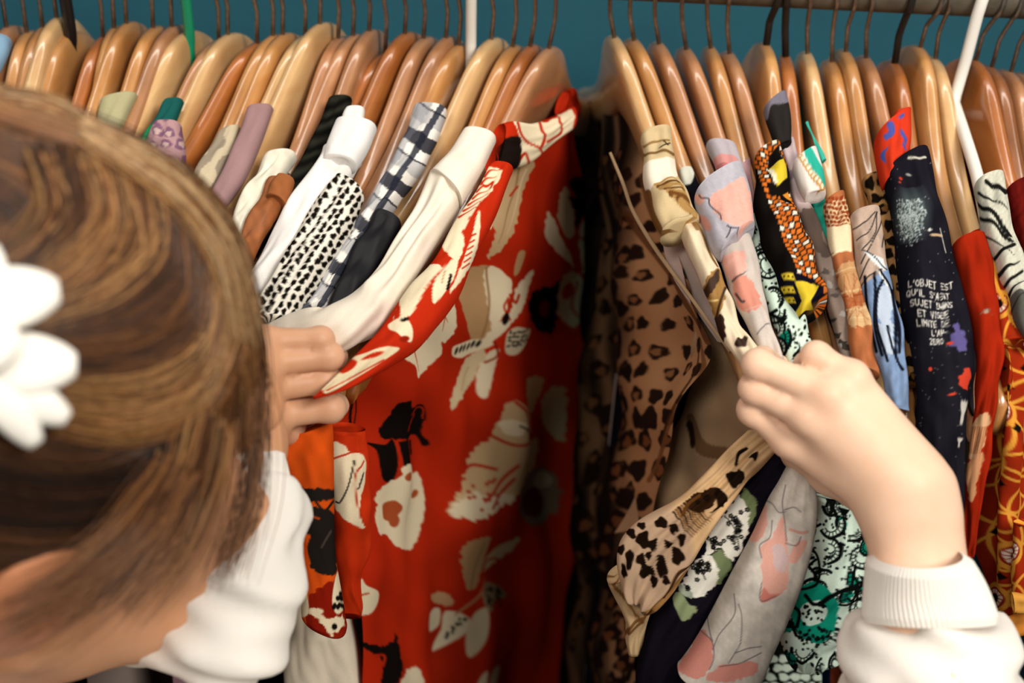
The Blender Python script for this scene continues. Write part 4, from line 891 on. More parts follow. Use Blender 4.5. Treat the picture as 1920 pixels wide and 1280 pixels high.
g = garment('camouflage_blouse', 1530, 450, 'lilac grey to charcoal blouse with blocky camouflage print, between wax print and turquoise tops', 'blouse', GR)
strip('shoulder', [(1460, 268), (1478, 330), (1492, 395), (1512, 450), (1538, 530), (1560, 600), (1580, 690)], [(1488, 262), (1506, 330), (1522, 390), (1552, 460), (1572, 530), (1590, 600), (1604, 690)], camo, g, off=.022, th=.010, step=1.9)
body(g, hRA[7], '4f4843', s1=-.03, seed=36)
g = garment('turquoise_top', 1535, 320, 'turquoise top with white collar band and gold chain trim', 'top', GR)
def chain(u, v):
    p = Print(u, v, 'e6ddd6')
    for k in range(9): p.ell(1500 + k * 5.2, 292 + k * 7.5, 6.5, 5.5, 'b98a4a', .9, ring=.35); 
    for k in range(8): p.ell(1505 + k * 5.2, 296 + k * 7.5, 3, 3, 'efe4c8')
    p.poly([(1505, 280), (1520, 275), (1560, 350), (1560, 370)], '2fae98'); return p
strip('collar', [(1486, 312), (1496, 350), (1510, 372)], [(1530, 284), (1544, 330), (1548, 366)], chain, g, off=.032, th=.008, step=1.7)
strip('shoulder', [(1512, 366), (1530, 420), (1556, 500), (1572, 600), (1588, 690)], [(1544, 362), (1558, 430), (1580, 520), (1598, 620), (1606, 690)], simple('2fae98', .06, 30), g, off=.014, th=.009)
strip('strap', [(1510, 230), (1524, 265), (1540, 305)], [(1515, 228), (1534, 270), (1549, 300)], simple('43b7a3', .05, 30), g, off=.016, th=.004, step=2)
body(g, hRA[8], '1f7a6c', s1=-.03, seed=37)
def giraffe(u, v):
    p = Print(u, v, 'a8653f').mottle(.08, 30).frame(1500, 200, 3.0476)
    p.poly([(120, 560), (280, 500), (290, 680), (150, 690)], 'dcc49a', smooth=False)
    r = np.random.default_rng(5)
    for i in range(8):
        for j in range(7): p.poly([(140 + i * 24 + (j % 2) * 12 + r.uniform(-4, 4) + a, 520 + j * 27 + r.uniform(-4, 4) + b) for a, b in ((-9, -10), (8, -11), (11, 3), (3, 11), (-10, 8))], '8a3a1c', smooth=False)
    p.poly([(120, 690), (290, 675), (300, 810), (180, 840)], 'e2d2ae', smooth=False); p.line([(190, 850), (240, 815), (295, 815)], 12, 'ead9b6')
    for y in (930, 1060, 1160, 1215): p.line([(200, y + 25), (300, y - 10), (420, y - 15)], 9, 'd9c094'); p.line([(210, y + 45), (300, y + 15), (400, y + 10)], 5, '7c3a1c')
    p.poly([(220, 920), (340, 880), (360, 1030), (250, 1070)], 'cda877', a=.7, rough=4); p.poly([(270, 1170), (390, 1120), (420, 1230), (300, 1260)], 'd6b98a', a=.8, rough=4)
    for k in range(14): p.line([(r.uniform(240, 400), r.uniform(950, 1280)), (r.uniform(240, 400), r.uniform(950, 1280))], 4, '8a3a1c', a=.5)
    return p
g = garment('safari_print_shirt', 1565, 420, 'tan shirt with giraffe spots and cream bands, right of the turquoise top', 'shirt', GR)
strip('shoulder', [(1544, 386), (1552, 450), (1568, 520), (1588, 600), (1600, 690)], [(1582, 366), (1596, 430), (1608, 520), (1632, 600), (1646, 710)], giraffe, g, off=.026, th=.010, step=1.7)
body(g, hRA[8], '8a6544', s1=-.03, seed=38)
def feather(u, v):
    p = Print(u, v, '7c94b8').frame(1500, 200, 3.0476)
    p.poly([(250, 620), (300, 520), (500, 500), (505, 600), (500, 920), (330, 1040), (280, 800)], 'b79f8f', smooth=False); p.mottle(.08, 20)
    for q in ([(440, 600), (400, 700), (320, 760)], [(440, 600), (430, 720), (360, 820)], [(430, 600), (360, 660), (300, 700)], [(460, 610), (480, 700), (470, 800)], [(350, 900), (450, 700), (470, 620)], [(330, 1010), (380, 900), (400, 860)]): p.line(q, 6, '22201f')
    p.poly([(360, 830), (480, 860), (500, 930), (460, 920)], 'd9e0e2', smooth=False); p.line([(355, 828), (420, 850), (500, 925)], 6, '14161c')
    p.line([(340, 1030), (400, 960), (470, 920)], 8, '4a3d34')
    p.poly([(440, 930), (470, 930), (540, 1080), (560, 1260), (520, 1100)], 'e2e2dc', smooth=False); p.poly([(440, 1060), (500, 1030), (530, 1180), (540, 1400), (480, 1400), (440, 1200)], 'b7c4d6', rough=6)
    for q in ([(370, 970), (380, 1100), (400, 1250), (440, 1400)], [(425, 950), (430, 1080), (425, 1250), (470, 1420)], [(470, 1000), (440, 1080), (440, 1250), (500, 1450)], [(530, 1050), (545, 1200), (550, 1400), (590, 1500)], [(500, 1250), (520, 1350), (560, 1450)], [(460, 930), (520, 1060), (555, 1230), (570, 1400)]): p.line(q, 16, '11141f')
    return p
g = garment('feather_print_blouse', 1630, 500, 'blouse with taupe palm print collar and blue feather strokes, left of small leopard shirt', 'blouse', GR)
strip('shoulder', [(1592, 412), (1600, 470), (1610, 535), (1626, 600), (1646, 670), (1664, 760)], [(1648, 398), (1660, 480), (1672, 540), (1688, 610), (1700, 690), (1704, 770)], feather, g, off=.028, th=.012, step=1.7)
body(g, hRA[9], '5b6b85', s1=-.03, seed=39)
g = garment('small_leopard_shirt', 1650, 420, 'brown shirt with small black leopard rosettes, left of the black text shirt', 'shirt', GR)
leo2 = lambda u, v: Print(u, v, '9a7146').leopard(1590, 1760, 310, 780, 25, '140f0b', '6e4a28', seed=15, asp=1.15, size=.42)
strip('shoulder', [(1616, 340), (1634, 400), (1656, 480), (1676, 580), (1694, 720)], [(1660, 332), (1672, 400), (1696, 500), (1718, 600), (1736, 720)], leo2, g, off=.018, th=.012, step=1.7)
body(g, hRA[10], '5b4429', s1=-.03, seed=40)
g = garment('red_blue_print_top', 1675, 280, 'bright red top with blue blobs wrapped on a hanger, above the black text shirt', 'top', GR)
def redblue(u, v):
    p = Print(u, v, 'cf3a20').frame(1460, 0, 4.174)
    for q in ([(840, 970), (900, 950), (910, 1030), (850, 1090), (820, 1060), (860, 1020)], [(800, 1190), (860, 1140), (830, 1200), (840, 1270), (800, 1240)], [(960, 1000), (1000, 1080), (1000, 1140), (960, 1060)], [(970, 1110), (1000, 1170), (960, 1150)], [(940, 900), (985, 890), (960, 925)], [(960, 1240), (990, 1260), (960, 1285)]): p.poly(q, '4a55a0', rough=1.5)
    return p
strip('shoulder', [(1640, 262), (1644, 310), (1656, 350)], [(1706, 214), (1704, 270), (1702, 320)], redblue, g, off=.030, th=.012, step=1.8)
strip('strap', [(1678, 212), (1672, 228), (1665, 250)], [(1704, 206), (1706, 222), (1706, 240)], simple('c23520', .05), g, off=.018, th=.006)
body(g, hRA[11], '8a2a1a', s1=-.03, seed=41)
def galaxy(u, v):
    p = Print(u, v, '1b1a21').mottle(.15, 60)
    r = np.random.default_rng(12)
    p.ell(1708, 402, 30, 52, '6f8583', a=.55, soft=14)
    for k in range(1500):
        x, y = r.uniform(1680, 1734), r.uniform(370, 465); d = abs(y - 405) / 60 + abs(x - 1708) / 40
        if r.random() > d * .8: p.ell(x, y, r.uniform(.8, 1.7), r.uniform(.8, 1.7), 'c3d0ce', a=.7)
    for k in range(160): p.ell(r.uniform(1655, 1820), r.uniform(300, 990), .9, .9, 'a9a9a6', a=.7)
    p.ell(1689, 330, 4, 3, 'b0352a'); p.ell(1687, 338, 3, 2, 'b0352a'); p.ell(1705, 321, 6, 2.5, '8f8f8a', .2); p.line([(1705, 290), (1735, 296)], 4, 'c9c5b8'); p.ell(1742, 436, 3.5, 3, 'd8d6d0'); p.line([(1745, 445), (1765, 442)], 5, 'b89a78'); p.line([(1762, 430), (1775, 470)], 2, 'b9b5aa')
    p.poly([(1795, 600), (1808, 640), (1802, 660), (1785, 640)], '6a60a0', a=.8, rough=4); p.poly([(1798, 700), (1815, 690), (1812, 730), (1795, 720)], 'c8402c', rough=4); p.ell(1745, 692, 4, 4, 'c8402c'); p.ell(1783, 739, 8, 2.5, 'c8402c', -.2); p.ell(1783, 642, 6, 3, 'c8402c'); p.ell(1808, 770, 5, 24, 'bdb8ae', .1, rough=.3); p.ell(1805, 830, 4, 10, 'bdb8ae', .1, rough=.3)
    rows = [("L'OBJET EST", 1706, 531, -.06, 11), ("QU'IL S'AGIT", 1704, 548, -.04, 11), ("SUJET DANS", 1710, 566, -.06, 11), ("ET VISEE", 1722, 584, -.08, 11), ("LIMITE DE", 1720, 601, -.08, 11), ("L'AP-", 1748, 616, -.06, 10.5), ("ZERO", 1744, 634, -.08, 10)]
    for tx, x, y, ro, sz in rows: p.glyphs(tx, x, y, sz, 'dcd8cf', ro, 1.8, squash=.50, gap=.22)
    return p
g = garment('black_text_shirt', 1720, 450, 'black shirt with starry spray and rows of white lettering', 'shirt', GR)
strip('shoulder', [(1658, 335), (1674, 420), (1684, 500), (1700, 580), (1712, 650), (1716, 740), (1722, 830), (1740, 1010)], [(1738, 292), (1756, 380), (1778, 450), (1798, 540), (1812, 630), (1816, 740), (1812, 850), (1800, 1010)], galaxy, g, off=.030, th=.016, step=1.35, wr=.0026, wf=(1.8, .9), seed=3)
strip('lining_edge', [(1748, 440), (1778, 500), (1800, 580), (1812, 660), (1816, 760)], [(1775, 450), (1796, 510), (1818, 590), (1826, 680), (1824, 780)], simple('4a4550', .1), g, off=.018, th=.006)
body(g, hRA[12], '15151a', s1=-.03, seed=42)
def redfeather(u, v):
    p = Print(u, v, '97240f').mottle(.06, 50)
    p.poly([(1818, 800), (1850, 770), (1852, 800), (1840, 850), (1815, 860), (1808, 840)], 'cfa27a', rough=3); p.poly([(1812, 870), (1845, 850), (1835, 900), (1822, 940), (1812, 910)], 'c08a62', rough=3)
    for k in range(7): p.line([(1815 + k * 4, 850), (1825 + k * 4, 800)], 1.8, '97502c')
    p.ell(1848, 585, 5, 5, 'a78a78'); p.line([(1838, 590), (1850, 580), (1858, 592)], 2, '7a5a4a'); return p
g = garment('red_blouse', 1820, 500, 'deep red blouse with a cream feather print, between black text shirt and orange print tunic', 'blouse', GR)
strip('shoulder', [(1783, 468), (1800, 540), (1822, 610), (1832, 690), (1824, 790), (1812, 880), (1800, 1040)], [(1846, 450), (1862, 520), (1874, 600), (1877, 700), (1862, 800), (1848, 900), (1826, 1040)], redfeather, g, off=.024, th=.015, step=1.9, wr=.0016)
body(g, hRA[13], '7a1f10', s1=-.03, seed=43)
def orange(u, v):
    p = Print(u, v, '9c2c12').mottle(.05, 40); Y, W = 'dd9a3a', 'e8d8c6'
    def seg(cx, cy, R, w_, n, col=Y, rx=1.0):
        for k in range(n):
            a0 = 6.283 * k / n; a1 = a0 + 6.283 / n * .78
            q = [(cx + rx * R * math.cos(a), cy + R * math.sin(a)) for a in np.linspace(a0, a1, 3)]; p.line(q, w_, col)
    def eye(x, y, s=1.0):
        seg(x, y, 25 * s, 8 * s, 16, Y, .85); p.ell(x, y, 19 * s, 20 * s, '8a1f10'); p.ell(x, y, 16 * s, 17 * s, W, rough=.04); p.ell(x, y, 9 * s, 9 * s, '7a1a10')
        for k in range(12): p.line([(x, y), (x + 18 * s * math.cos(k * .5236), y + 18 * s * math.sin(k * .5236))], 1.6, '9c2c12')
        p.ell(x, y, 8 * s, 8 * s, '17130f'); 
    for (x, y, R) in [(1885, 700, 62), (1925, 640, 60), (1850, 800, 62), (1905, 830, 66), (1935, 760, 55), (1870, 930, 62), (1930, 960, 62), (1860, 1060, 58), (1915, 1080, 60), (1890, 1140, 50), (1925, 560, 55), (1860, 690, 48), (1900, 900, 58), (1845, 860, 50), (1880, 1010, 52), (1945, 880, 60), (1940, 1130, 60), (1900, 600, 50)]: seg(x, y, R, 5.2, 34, Y, .72)
    for (x, y) in [(1875, 690), (1900, 730), (1920, 690), (1875, 905), (1912, 980), (1850, 1000), (1878, 1075), (1900, 800)]: p.poly([(x - 7, y), (x, y - 8), (x + 7, y), (x, y + 8)], '15120f', smooth=False)
    for (x, y) in [(1872, 570), (1893, 1032), (1866, 1120), (1880, 770)]: eye(x, y)
    p.line([(1845, 485), (1855, 520), (1850, 560)], 8, Y); p.line([(1866, 485), (1868, 530), (1885, 570)], 8, Y); p.line([(1838, 450), (1860, 462)], 10, Y)
    return p
g = garment('orange_print_tunic', 1870, 600, 'rust tunic printed with orange mosaic rings and white eye medallions, right edge', 'tunic', GR)
strip('shoulder', [(1812, 446), (1836, 470), (1846, 520), (1862, 580), (1872, 650)], [(1846, 436), (1872, 455), (1892, 520), (1915, 590), (1930, 650)], orange, g, off=.020, th=.012, step=1.8)
sheet('front', [[(1840, 480, -.14), (1865, 470, -.15), (1895, 490, -.15), (1925, 560, -.15)], [(1868, 640, -.195), (1890, 640, -.21), (1930, 640, -.205), (1970, 640, -.19)], [(1850, 800, -.20), (1885, 800, -.225), (1930, 800, -.215), (1980, 800, -.20)], [(1826, 970, -.20), (1870, 970, -.225), (1925, 970, -.215), (1990, 970, -.20)], [(1840, 1090, -.20), (1880, 1090, -.225), (1930, 1090, -.215), (1990, 1090, -.20)], [(1856, 1168, -.20), (1885, 1158, -.225), (1930, 1150, -.215), (1990, 1140, -.20)]],
      orange, g, disp=lambda s, t, u, v: s * .004 * np.sin(u / 13 + v / 150) + .003 * wob(u / 60, v / 140, 3), step=1.9)
strip('hem', [(1852, 1166, -.228), (1885, 1156, -.232), (1930, 1148, -.225), (1990, 1138, -.21)], [(1866, 1204, -.228), (1892, 1196, -.232), (1932, 1186, -.225), (1990, 1178, -.21)], simple('d08434', .06, 30), g, th=.003)
strip('side_flap', [(1902, 980, -.245), (1900, 1060, -.245), (1898, 1130, -.245)], [(1990, 980, -.24), (1990, 1060, -.24), (1990, 1130, -.24)], orange, g, th=.004, step=2)
strip('flap_hem', [(1898, 1112, -.250), (1930, 1114, -.25), (1990, 1112, -.248)], [(1900, 1146, -.250), (1930, 1150, -.25), (1990, 1148, -.248)], simple('d79a44', .06, 30), g, th=.003)
def zebra(u, v):
    p = Print(u, v, 'c9c7b6').mottle(.05, 8)
    for k, (a, b, c) in enumerate([((1835, 362), (1865, 375), (1888, 395)), ((1830, 385), (1860, 400), (1895, 440)), ((1840, 440), (1870, 455), (1900, 480)), ((1838, 410), (1870, 425), (1896, 455)), ((1870, 520), (1890, 500), (1912, 490)), ((1878, 545), (1895, 520), (1918, 505)), ((1885, 565), (1900, 535), (1925, 520)), ((1850, 340), (1870, 345), (1885, 360)), ((1895, 590), (1910, 560), (1930, 540)), ((1860, 490), (1880, 470), (1900, 462))]): p.line([a, b, c], (7, 9, 5)[k % 3], '1a1a18', taper=k % 2 == 0)
    p.poly([(1890, 565), (1925, 545), (1960, 640), (1915, 640)], '3a3936', a=.8); return p
g = garment('zebra_print_shirt', 1870, 420, 'grey white shirt with black zebra stripes on the slanting white plastic hanger', 'shirt', GR)
strip('shoulder', [(1827, 348), (1840, 420), (1866, 490), (1892, 560), (1920, 640)], [(1880, 332), (1892, 400), (1916, 480), (1945, 560), (1965, 640)], zebra, g, off=.030, th=.014, step=1.8, wr=.0022)
body(g, hRA[14], '8a897c', s1=-.03, seed=44, s0=.2)
g = garment('maroon_shirt', 1905, 400, 'dark maroon red shirt behind the zebra striped shirt, far right', 'shirt', GR)
strip('shoulder', [(1884, 362), (1900, 430), (1925, 500), (1950, 600)], [(1935, 342), (1950, 420), (1975, 500), (1995, 600)], simple('5e1410', .15, 15), g, off=.022, th=.012)
body(g, hRB[0], '451010', s1=-.03, seed=45)
# ------------------------------------------------------------------ the person
def ww(u, v, y): return Py(u, v, y)
def rpx(u, v, y, r):
    z = (Py(u, v, y) - CAM) @ FW; return r * z / FPX
def cone(P, a, b, ra, rb):
    ba = b - a; t = np.clip(((P - a) @ ba) / (ba @ ba), 0, 1)
    return np.linalg.norm(P - a - t[:, None] * ba, axis=1) - (ra + (rb - ra) * t)
def ellip(P, c, r):
    q = P - c; k0 = np.linalg.norm(q / r, axis=1); k1 = np.linalg.norm(q / (r * r), axis=1) + 1e-12
    return k0 * (k0 - 1) / k1
def smin(a, b, k):
    h = np.clip(.5 + .5 * (b - a) / k, 0, 1); return b + (a - b) * h - k * h * (1 - h)
def smax(a, b, k): return -smin(-a, -b, k)

def surface(sdf, lo, hi, h, iters=3):
    lo, hi = np.array(lo, float), np.array(hi, float)
    B = 8; nb = np.ceil((hi - lo) / (h * B)).astype(int); n = nb * B
    cen = np.stack(np.meshgrid(*[lo[i] + (np.arange(nb[i]) + .5) * B * h for i in range(3)], indexing='ij'), -1).reshape(-1, 3)
    dc = sdf(cen); D = np.full(n, 1.0, np.float32)
    D = np.repeat(np.repeat(np.repeat(dc.reshape(nb).astype(np.float32), B, 0), B, 1), B, 2)
    fl = np.where(np.abs(dc) < B * h * 1.25)[0]
    o = np.stack(np.meshgrid(*[np.arange(B)] * 3, indexing='ij'), -1).reshape(-1, 3)
    bi = np.stack(np.unravel_index(fl, nb), 1) * B
    for s in range(0, len(fl), 400):
        I = (bi[s:s + 400, None, :] + o[None]).reshape(-1, 3)
        D[I[:, 0], I[:, 1], I[:, 2]] = sdf(lo + I * h)
    S = D < 0
    c = np.zeros(np.array(n) - 1, np.uint8)
    for dx in (0, 1):
        for dy in (0, 1):
            for dz in (0, 1): c += S[dx:n[0] - 1 + dx, dy:n[1] - 1 + dy, dz:n[2] - 1 + dz]
    ids = np.full(c.shape, -1, np.int64); act = np.where((c > 0) & (c < 8)); ids[act] = np.arange(len(act[0]))
    V = lo + (np.stack(act, 1) + .5) * h
    F = []
    for ax in range(3):
        a, b = [k for k in range(3) if k != ax]
        sl = [slice(1, n[k] - 1) for k in range(3)]; s0 = list(sl); s1 = list(sl); s0[ax] = slice(0, n[ax] - 1); s1[ax] = slice(1, n[ax])
        A, C = S[tuple(s0)], S[tuple(s1)]
        e = np.stack(np.where(A != C), 1)
        if len(e) == 0: continue
        g0 = e.copy(); g0[:, a] += 1; g0[:, b] += 1
        up = A[tuple(e.T)]
        def q(da, db):
            k = g0.copy(); k[:, a] += da; k[:, b] += db; return ids[tuple(k.T)]
        f = np.stack([q(-1, -1), q(0, -1), q(0, 0), q(-1, 0)], 1)
        flip = up if ax != 1 else ~up
        f = np.where(flip[:, None], f, f[:, ::-1]); F.append(f)
    F = np.concatenate(F); F = F[(F >= 0).all(1)]
    for it in range(iters):
        d = sdf(V); e = h * .25
        G = np.stack([sdf(V + np.eye(3)[k] * e) - d for k in range(3)], 1) / e
        V = V - np.clip(d, -h, h)[:, None] * G / np.maximum((G * G).sum(1), .25)[:, None]
        if it < iters - 1:                        # even the mesh out
            acc = np.zeros_like(V); cnt = np.zeros(len(V))
            for k in range(4):
                np.add.at(acc, F[:, k], V[F[:, (k + 1) % 4]]); np.add.at(cnt, F[:, k], 1)
            V = .5 * V + .5 * acc / np.maximum(cnt, 1)[:, None]
    return V, F

# head: turned to the right and a little down
_a, _b, _c = np.radians([-46.1, -12.4, 23.4])
def _rot(a, b, c):
    Rz = np.array([[math.cos(a), -math.sin(a), 0], [math.sin(a), math.cos(a), 0], [0, 0, 1]]); Rx = np.array([[1, 0, 0], [0, math.cos(b), -math.sin(b)], [0, math.sin(b), math.cos(b)]]); Ry = np.array([[math.cos(c), 0, math.sin(c)], [0, 1, 0], [-math.sin(c), 0, math.cos(c)]])
    return Rz @ Rx @ Ry
HR = _rot(_a, _b, _c); HS = 1.0; KH = 0.92; HP = Pd(2, 738, .475)
def hl(P): return (P - HP) @ HR / HS              # world -> head
def hw(p): return HR @ (np.asarray(p, float) * HS) + HP
v3 = lambda *a: np.array(a, float)
def sd_head(P):
    p = hl(P); q = p.copy(); q[:, 0] = np.abs(q[:, 0])
    d = ellip(p, v3(0, -.015, .035) * KH, v3(.074, .095, .088) * KH)
    d = smin(d, ellip(p, v3(0, .030, -.035), v3(.062, .066, .080)), .03)
    d = smin(d, ellip(p, v3(0, .052, -.090), v3(.042, .042, .034)), .03)
    d = smin(d, cone(q, v3(.055, .005, -.062), v3(.020, .075, -.105), .022, .016), .02)
    d = smin(d, ellip(q, v3(.044, .060, -.040), v3(.030, .032, .032)), .02)
    d = smin(d, ellip(q, v3(.038, .030, -.080), v3(.036, .048, .046)), .02)
    d = smin(d, ellip(q, v3(.028, .078, .022), v3(.026, .018, .010)), .012)
    d = smax(d, -ellip(q, v3(.031, .103, .002), v3(.017, .014, .012)), .012)
    d = smin(d, ellip(q, v3(.031, .083, .001), v3(.014, .013, .011)), .004)
    d = smin(d, cone(p, v3(0, .092, .008), v3(0, .110, -.030), .007, .010), .012)
    d = smin(d, ellip(q, v3(.011, .099, -.034), v3(.008, .010, .007)), .006)
    d = smin(d, ellip(p, v3(0, .094, -.063), v3(.022, .012, .0065)), .006); d = smin(d, ellip(p, v3(0, .091, -.075), v3(.018, .012, .007)), .005)
    d = smax(d, -ellip(p, v3(0, .106, -.0688), v3(.022, .008, .0012)), .002)
    e = ellip(q, v3(.079, -.014, -.018), v3(.008, .019, .031)); e = smax(e, -ellip(q, v3(.090, -.010, -.014), v3(.009, .011, .019)), .004)
    d = smin(d, e, .006)
    d = smin(d, cone(p, v3(0, -.030, -.05), hl(NECK[None])[0], .048, .050), .02)
    return d * HS
NECK = HP + np.array([-.10, -.05, -.24])
SHR = NECK + v3(.17, .0, -.035); SHL = ww(40, 1030, -.265); CHEST = NECK + v3(-.04, .06, -.14)
ELR = ww(1815, 1640, -.42); ELL = ww(428, 1195, -.345)
def chain(P, pts, k):
    d = None
    for (a, ra), (b, rb) in zip(pts[:-1], pts[1:]):
        c = cone(P, a, b, ra, rb); d = c if d is None else smin(d, c, k)
    return d
def J(*l): return [(ww(u, v, y), rpx(u, v, y, r)) for (u, v, y, r) in l]
RF = {'index': J((1478, 822, -.266, 31), (1413, 768, -.262, 27), (1424, 756, -.236, 23), (1455, 765, -.215, 20)),
      'middle': J((1512, 778, -.274, 32), (1416, 728, -.264, 27), (1426, 718, -.238, 23), (1458, 728, -.216, 20)),
      'ring': J((1550, 738, -.274, 31), (1421, 683, -.264, 26), (1430, 673, -.239, 22), (1462, 684, -.216, 19)),
      'pinky': J((1596, 706, -.268, 28), (1530, 668, -.263, 25), (1511, 682, -.243, 20), (1512, 704, -.226, 17))}
RM = [J((1478, 822, -.266, 31), (1662, 928, -.292, 56)), J((1512, 778, -.274, 33), (1690, 915, -.296, 56)), J((1550, 738, -.274, 32), (1712, 905, -.296, 54)), J((1596, 706, -.268, 29), (1738, 908, -.290, 50))]
RT_ = J((1640, 930, -.280, 48), (1560, 885, -.252, 38), (1500, 850, -.232, 28), (1440, 800, -.215, 22))
RW = [J((1692, 985, -.300, 66), (1712, 1150, -.322, 66)), J((1730, 985, -.296, 68), (1758, 1150, -.318, 70))]
LF = {'index': J((512, 776, -.253, 30), (620, 765, -.248, 24), (630, 760, -.226, 21), (600, 760, -.208, 18)),
      'middle': J((492, 726, -.257, 30), (610, 713, -.247, 24), (622, 712, -.224, 21), (595, 714, -.206, 18)),
      'ring': J((488, 682, -.256, 29), (618, 668, -.247, 23), (629, 669, -.224, 20), (600, 672, -.206, 17)),
      'pinky': J((494, 640, -.250, 27), (602, 636, -.245, 21), (614, 642, -.224, 18), (592, 650, -.207, 16))}
LM = [J((512, 776, -.253, 30), (492, 836, -.278, 34)), J((492, 726, -.257, 31), (478, 836, -.284, 38)), J((488, 682, -.256, 30), (460, 830, -.286, 40)), J((494, 640, -.250, 28), (446, 820, -.284, 38))]
LT_ = J((490, 830, -.270, 34), (535, 800, -.240, 28), (570, 770, -.222, 24), (600, 740, -.205, 20))
LW = [J((478, 838, -.286, 42), (480, 960, -.312, 52))]
def sd_hand(P, F, Mc, Th, W):
    pm = None
    for m in Mc:
        c = cone(P, m[0][0], m[1][0], m[0][1], m[1][1]); pm = c if pm is None else smin(pm, c, .010)
    pm = smin(pm, chain(P, Th, .008), .008)
    for w_ in W: pm = smin(pm, cone(P, w_[0][0], w_[1][0], w_[0][1], w_[1][1]), .014)
    fg = None
    for k, f in F.items():
        c = chain(P, f, .004)
        c = smin(c, np.linalg.norm(P - f[1][0], axis=1) - f[1][1] * 1.03, .003)
        fg = c if fg is None else smin(fg, c, .0006)
    d = smin(pm, fg, .0030)
    for k, f in F.items():                         # knuckles
        d = smin(d, np.linalg.norm(P - f[0][0] - np.array([0, -.0032, .0012]), axis=1) - f[0][1] * .80, .007)
    return d
def bound(P, fn, c, R, *a):
    d = np.linalg.norm(P - c, axis=1) - R; out = np.maximum(d, .02) + .02; i = np.where(d < .03)[0]
    if len(i): out[i] = fn(P[i], *a)
    return out
RHC, LHC = ww(1570, 830, -.27), ww(540, 750, -.26)
def sd_arms(P):
    d = smin(cone(P, RW[0][1][0], ELR, .0165, .030), cone(P, RW[1][1][0], ELR, .0170, .030), .01); d = smin(d, cone(P, ELR, SHR, .032, .042), .02)
    e = smin(cone(P, LW[0][1][0], ELL, .012, .017), cone(P, ELL, SHL, .018, .026), .01)
    d = np.minimum(d, e)
    t = np.minimum(cone(P, NECK, SHR, .050, .042), cone(P, CHEST, SHL, .05, .030)); d = smin(d, t, .03)
    b = ellip(P, NECK + v3(0, 0, -.20), v3(.17, .095, .21)); return smin(d, b, .04)
def sd_body(P):
    d = smin(bound(P, sd_head, HP, .24), sd_arms(P), .02)
    d = smin(d, bound(P, sd_hand, RHC, .12, RF, RM, RT_, RW), .006)
    return smin(d, bound(P, sd_hand, LHC, .11, LF, LM, LT_, LW), .006)

m_skin, nt, b = new_mat('skin'); N, K = nt.nodes, nt.links
at = N.new('ShaderNodeAttribute'); at.attribute_name = 'print'
nz = N.new('ShaderNodeTexNoise'); nz.inputs['Scale'].default_value = 70; nz.inputs['Detail'].default_value = 4
tc = N.new('ShaderNodeTexCoord'); K.new(tc.outputs['Object'], nz.inputs['Vector'])
mx = N.new('ShaderNodeMix'); mx.data_type = 'RGBA'; mx.blend_type = 'SOFT_LIGHT'; mx.inputs['Factor'].default_value = .25
K.new(at.outputs['Color'], mx.inputs['A']); K.new(nz.outputs['Fac'], mx.inputs['B']); K.new(mx.outputs['Result'], b.inputs['Base Color'])
b.inputs['Roughness'].default_value = .5; b.inputs['Specular IOR Level'].default_value = .35
b.inputs['Subsurface Weight'].default_value = .08; b.inputs['Subsurface Radius'].default_value = (1, .35, .2); b.inputs['Subsurface Scale'].default_value = .004
n2 = N.new('ShaderNodeTexNoise'); n2.inputs['Scale'].default_value = 420; n2.inputs['Detail'].default_value = 4; K.new(tc.outputs['Object'], n2.inputs['Vector'])
bp = N.new('ShaderNodeBump'); bp.inputs['Strength'].default_value = .12; bp.inputs['Distance'].default_value = .0004; K.new(n2.outputs['Fac'], bp.inputs['Height']); K.new(bp.outputs['Normal'], b.inputs['Normal'])

pl = empty('person', NECK + v3(0, 0, -.4), 'person with brown hair, white flower and white sweatshirt, parting the clothes with both hands', 'person')
lo = np.minimum.reduce([NECK + v3(-.25, -.13, -.42), ELL - .06, LHC - .10]); hi = np.maximum.reduce([NECK + v3(.25, .12, .0), ELR + .06, RHC + .11, LHC + .1, HP + .16])
V, F = surface(sd_body, lo, hi, .0021, 4)
cc = np.tile(np.array(hexc('e8c0a4')), (len(V), 1))
ph = hl(V); fq = np.clip(1 - np.linalg.norm((ph - v3(0, .1, -.069)) / v3(.024, .02, .013), axis=1), 0, 1) * (np.abs(ph) < .2).all(1)
cc = cc * (1 - np.clip(fq * 4, 0, 1)[:, None]) + np.array(hexc('b8665c')) * np.clip(fq * 4, 0, 1)[:, None]
hd = np.clip(1.7 - np.linalg.norm(V - HP, axis=1) / .12, 0, 1)[:, None]; cc = cc * (1 - .85 * hd) + np.array(hexc('b87a50')) * .85 * hd  # shade under the hair is painted into the head's skin colour
er = np.clip(1 - np.linalg.norm((np.abs(ph) * [1, 0, 0] + ph * [0, 1, 1] - v3(.08, -.014, -.018)) / v3(.016, .03, .04), axis=1), 0, 1)[:, None]; cc = cc * (1 - .5 * er) + np.array(hexc('c4604a')) * .5 * er
for Fg in (RF, LF):
    for k, f in Fg.items():
        for q in (0, 1):
            w_ = np.clip(1 - np.linalg.norm(V - f[q][0], axis=1) / (f[q][1] * 1.7), 0, 1)[:, None] * .35; cc = cc * (1 - w_) + np.array(hexc('d99c82')) * w_
link_mesh('body', V, F, m_skin, pl, colors=cc)
m_eye = plain('eye_white', 'e8e2da', rough=.2, noise=.02)
for s in (-1, 1):
    Vt, Ft = surface(lambda P, s=s: ellip(hl(P), v3(s * .031, .0885, .001), v3(.0105, .0098, .0065)), hw((s * .031, .0885, .001)) - .016, hw((s * .031, .0885, .001)) + .016, .0012, 2)
    link_mesh('eye', Vt, Ft, m_eye, pl)

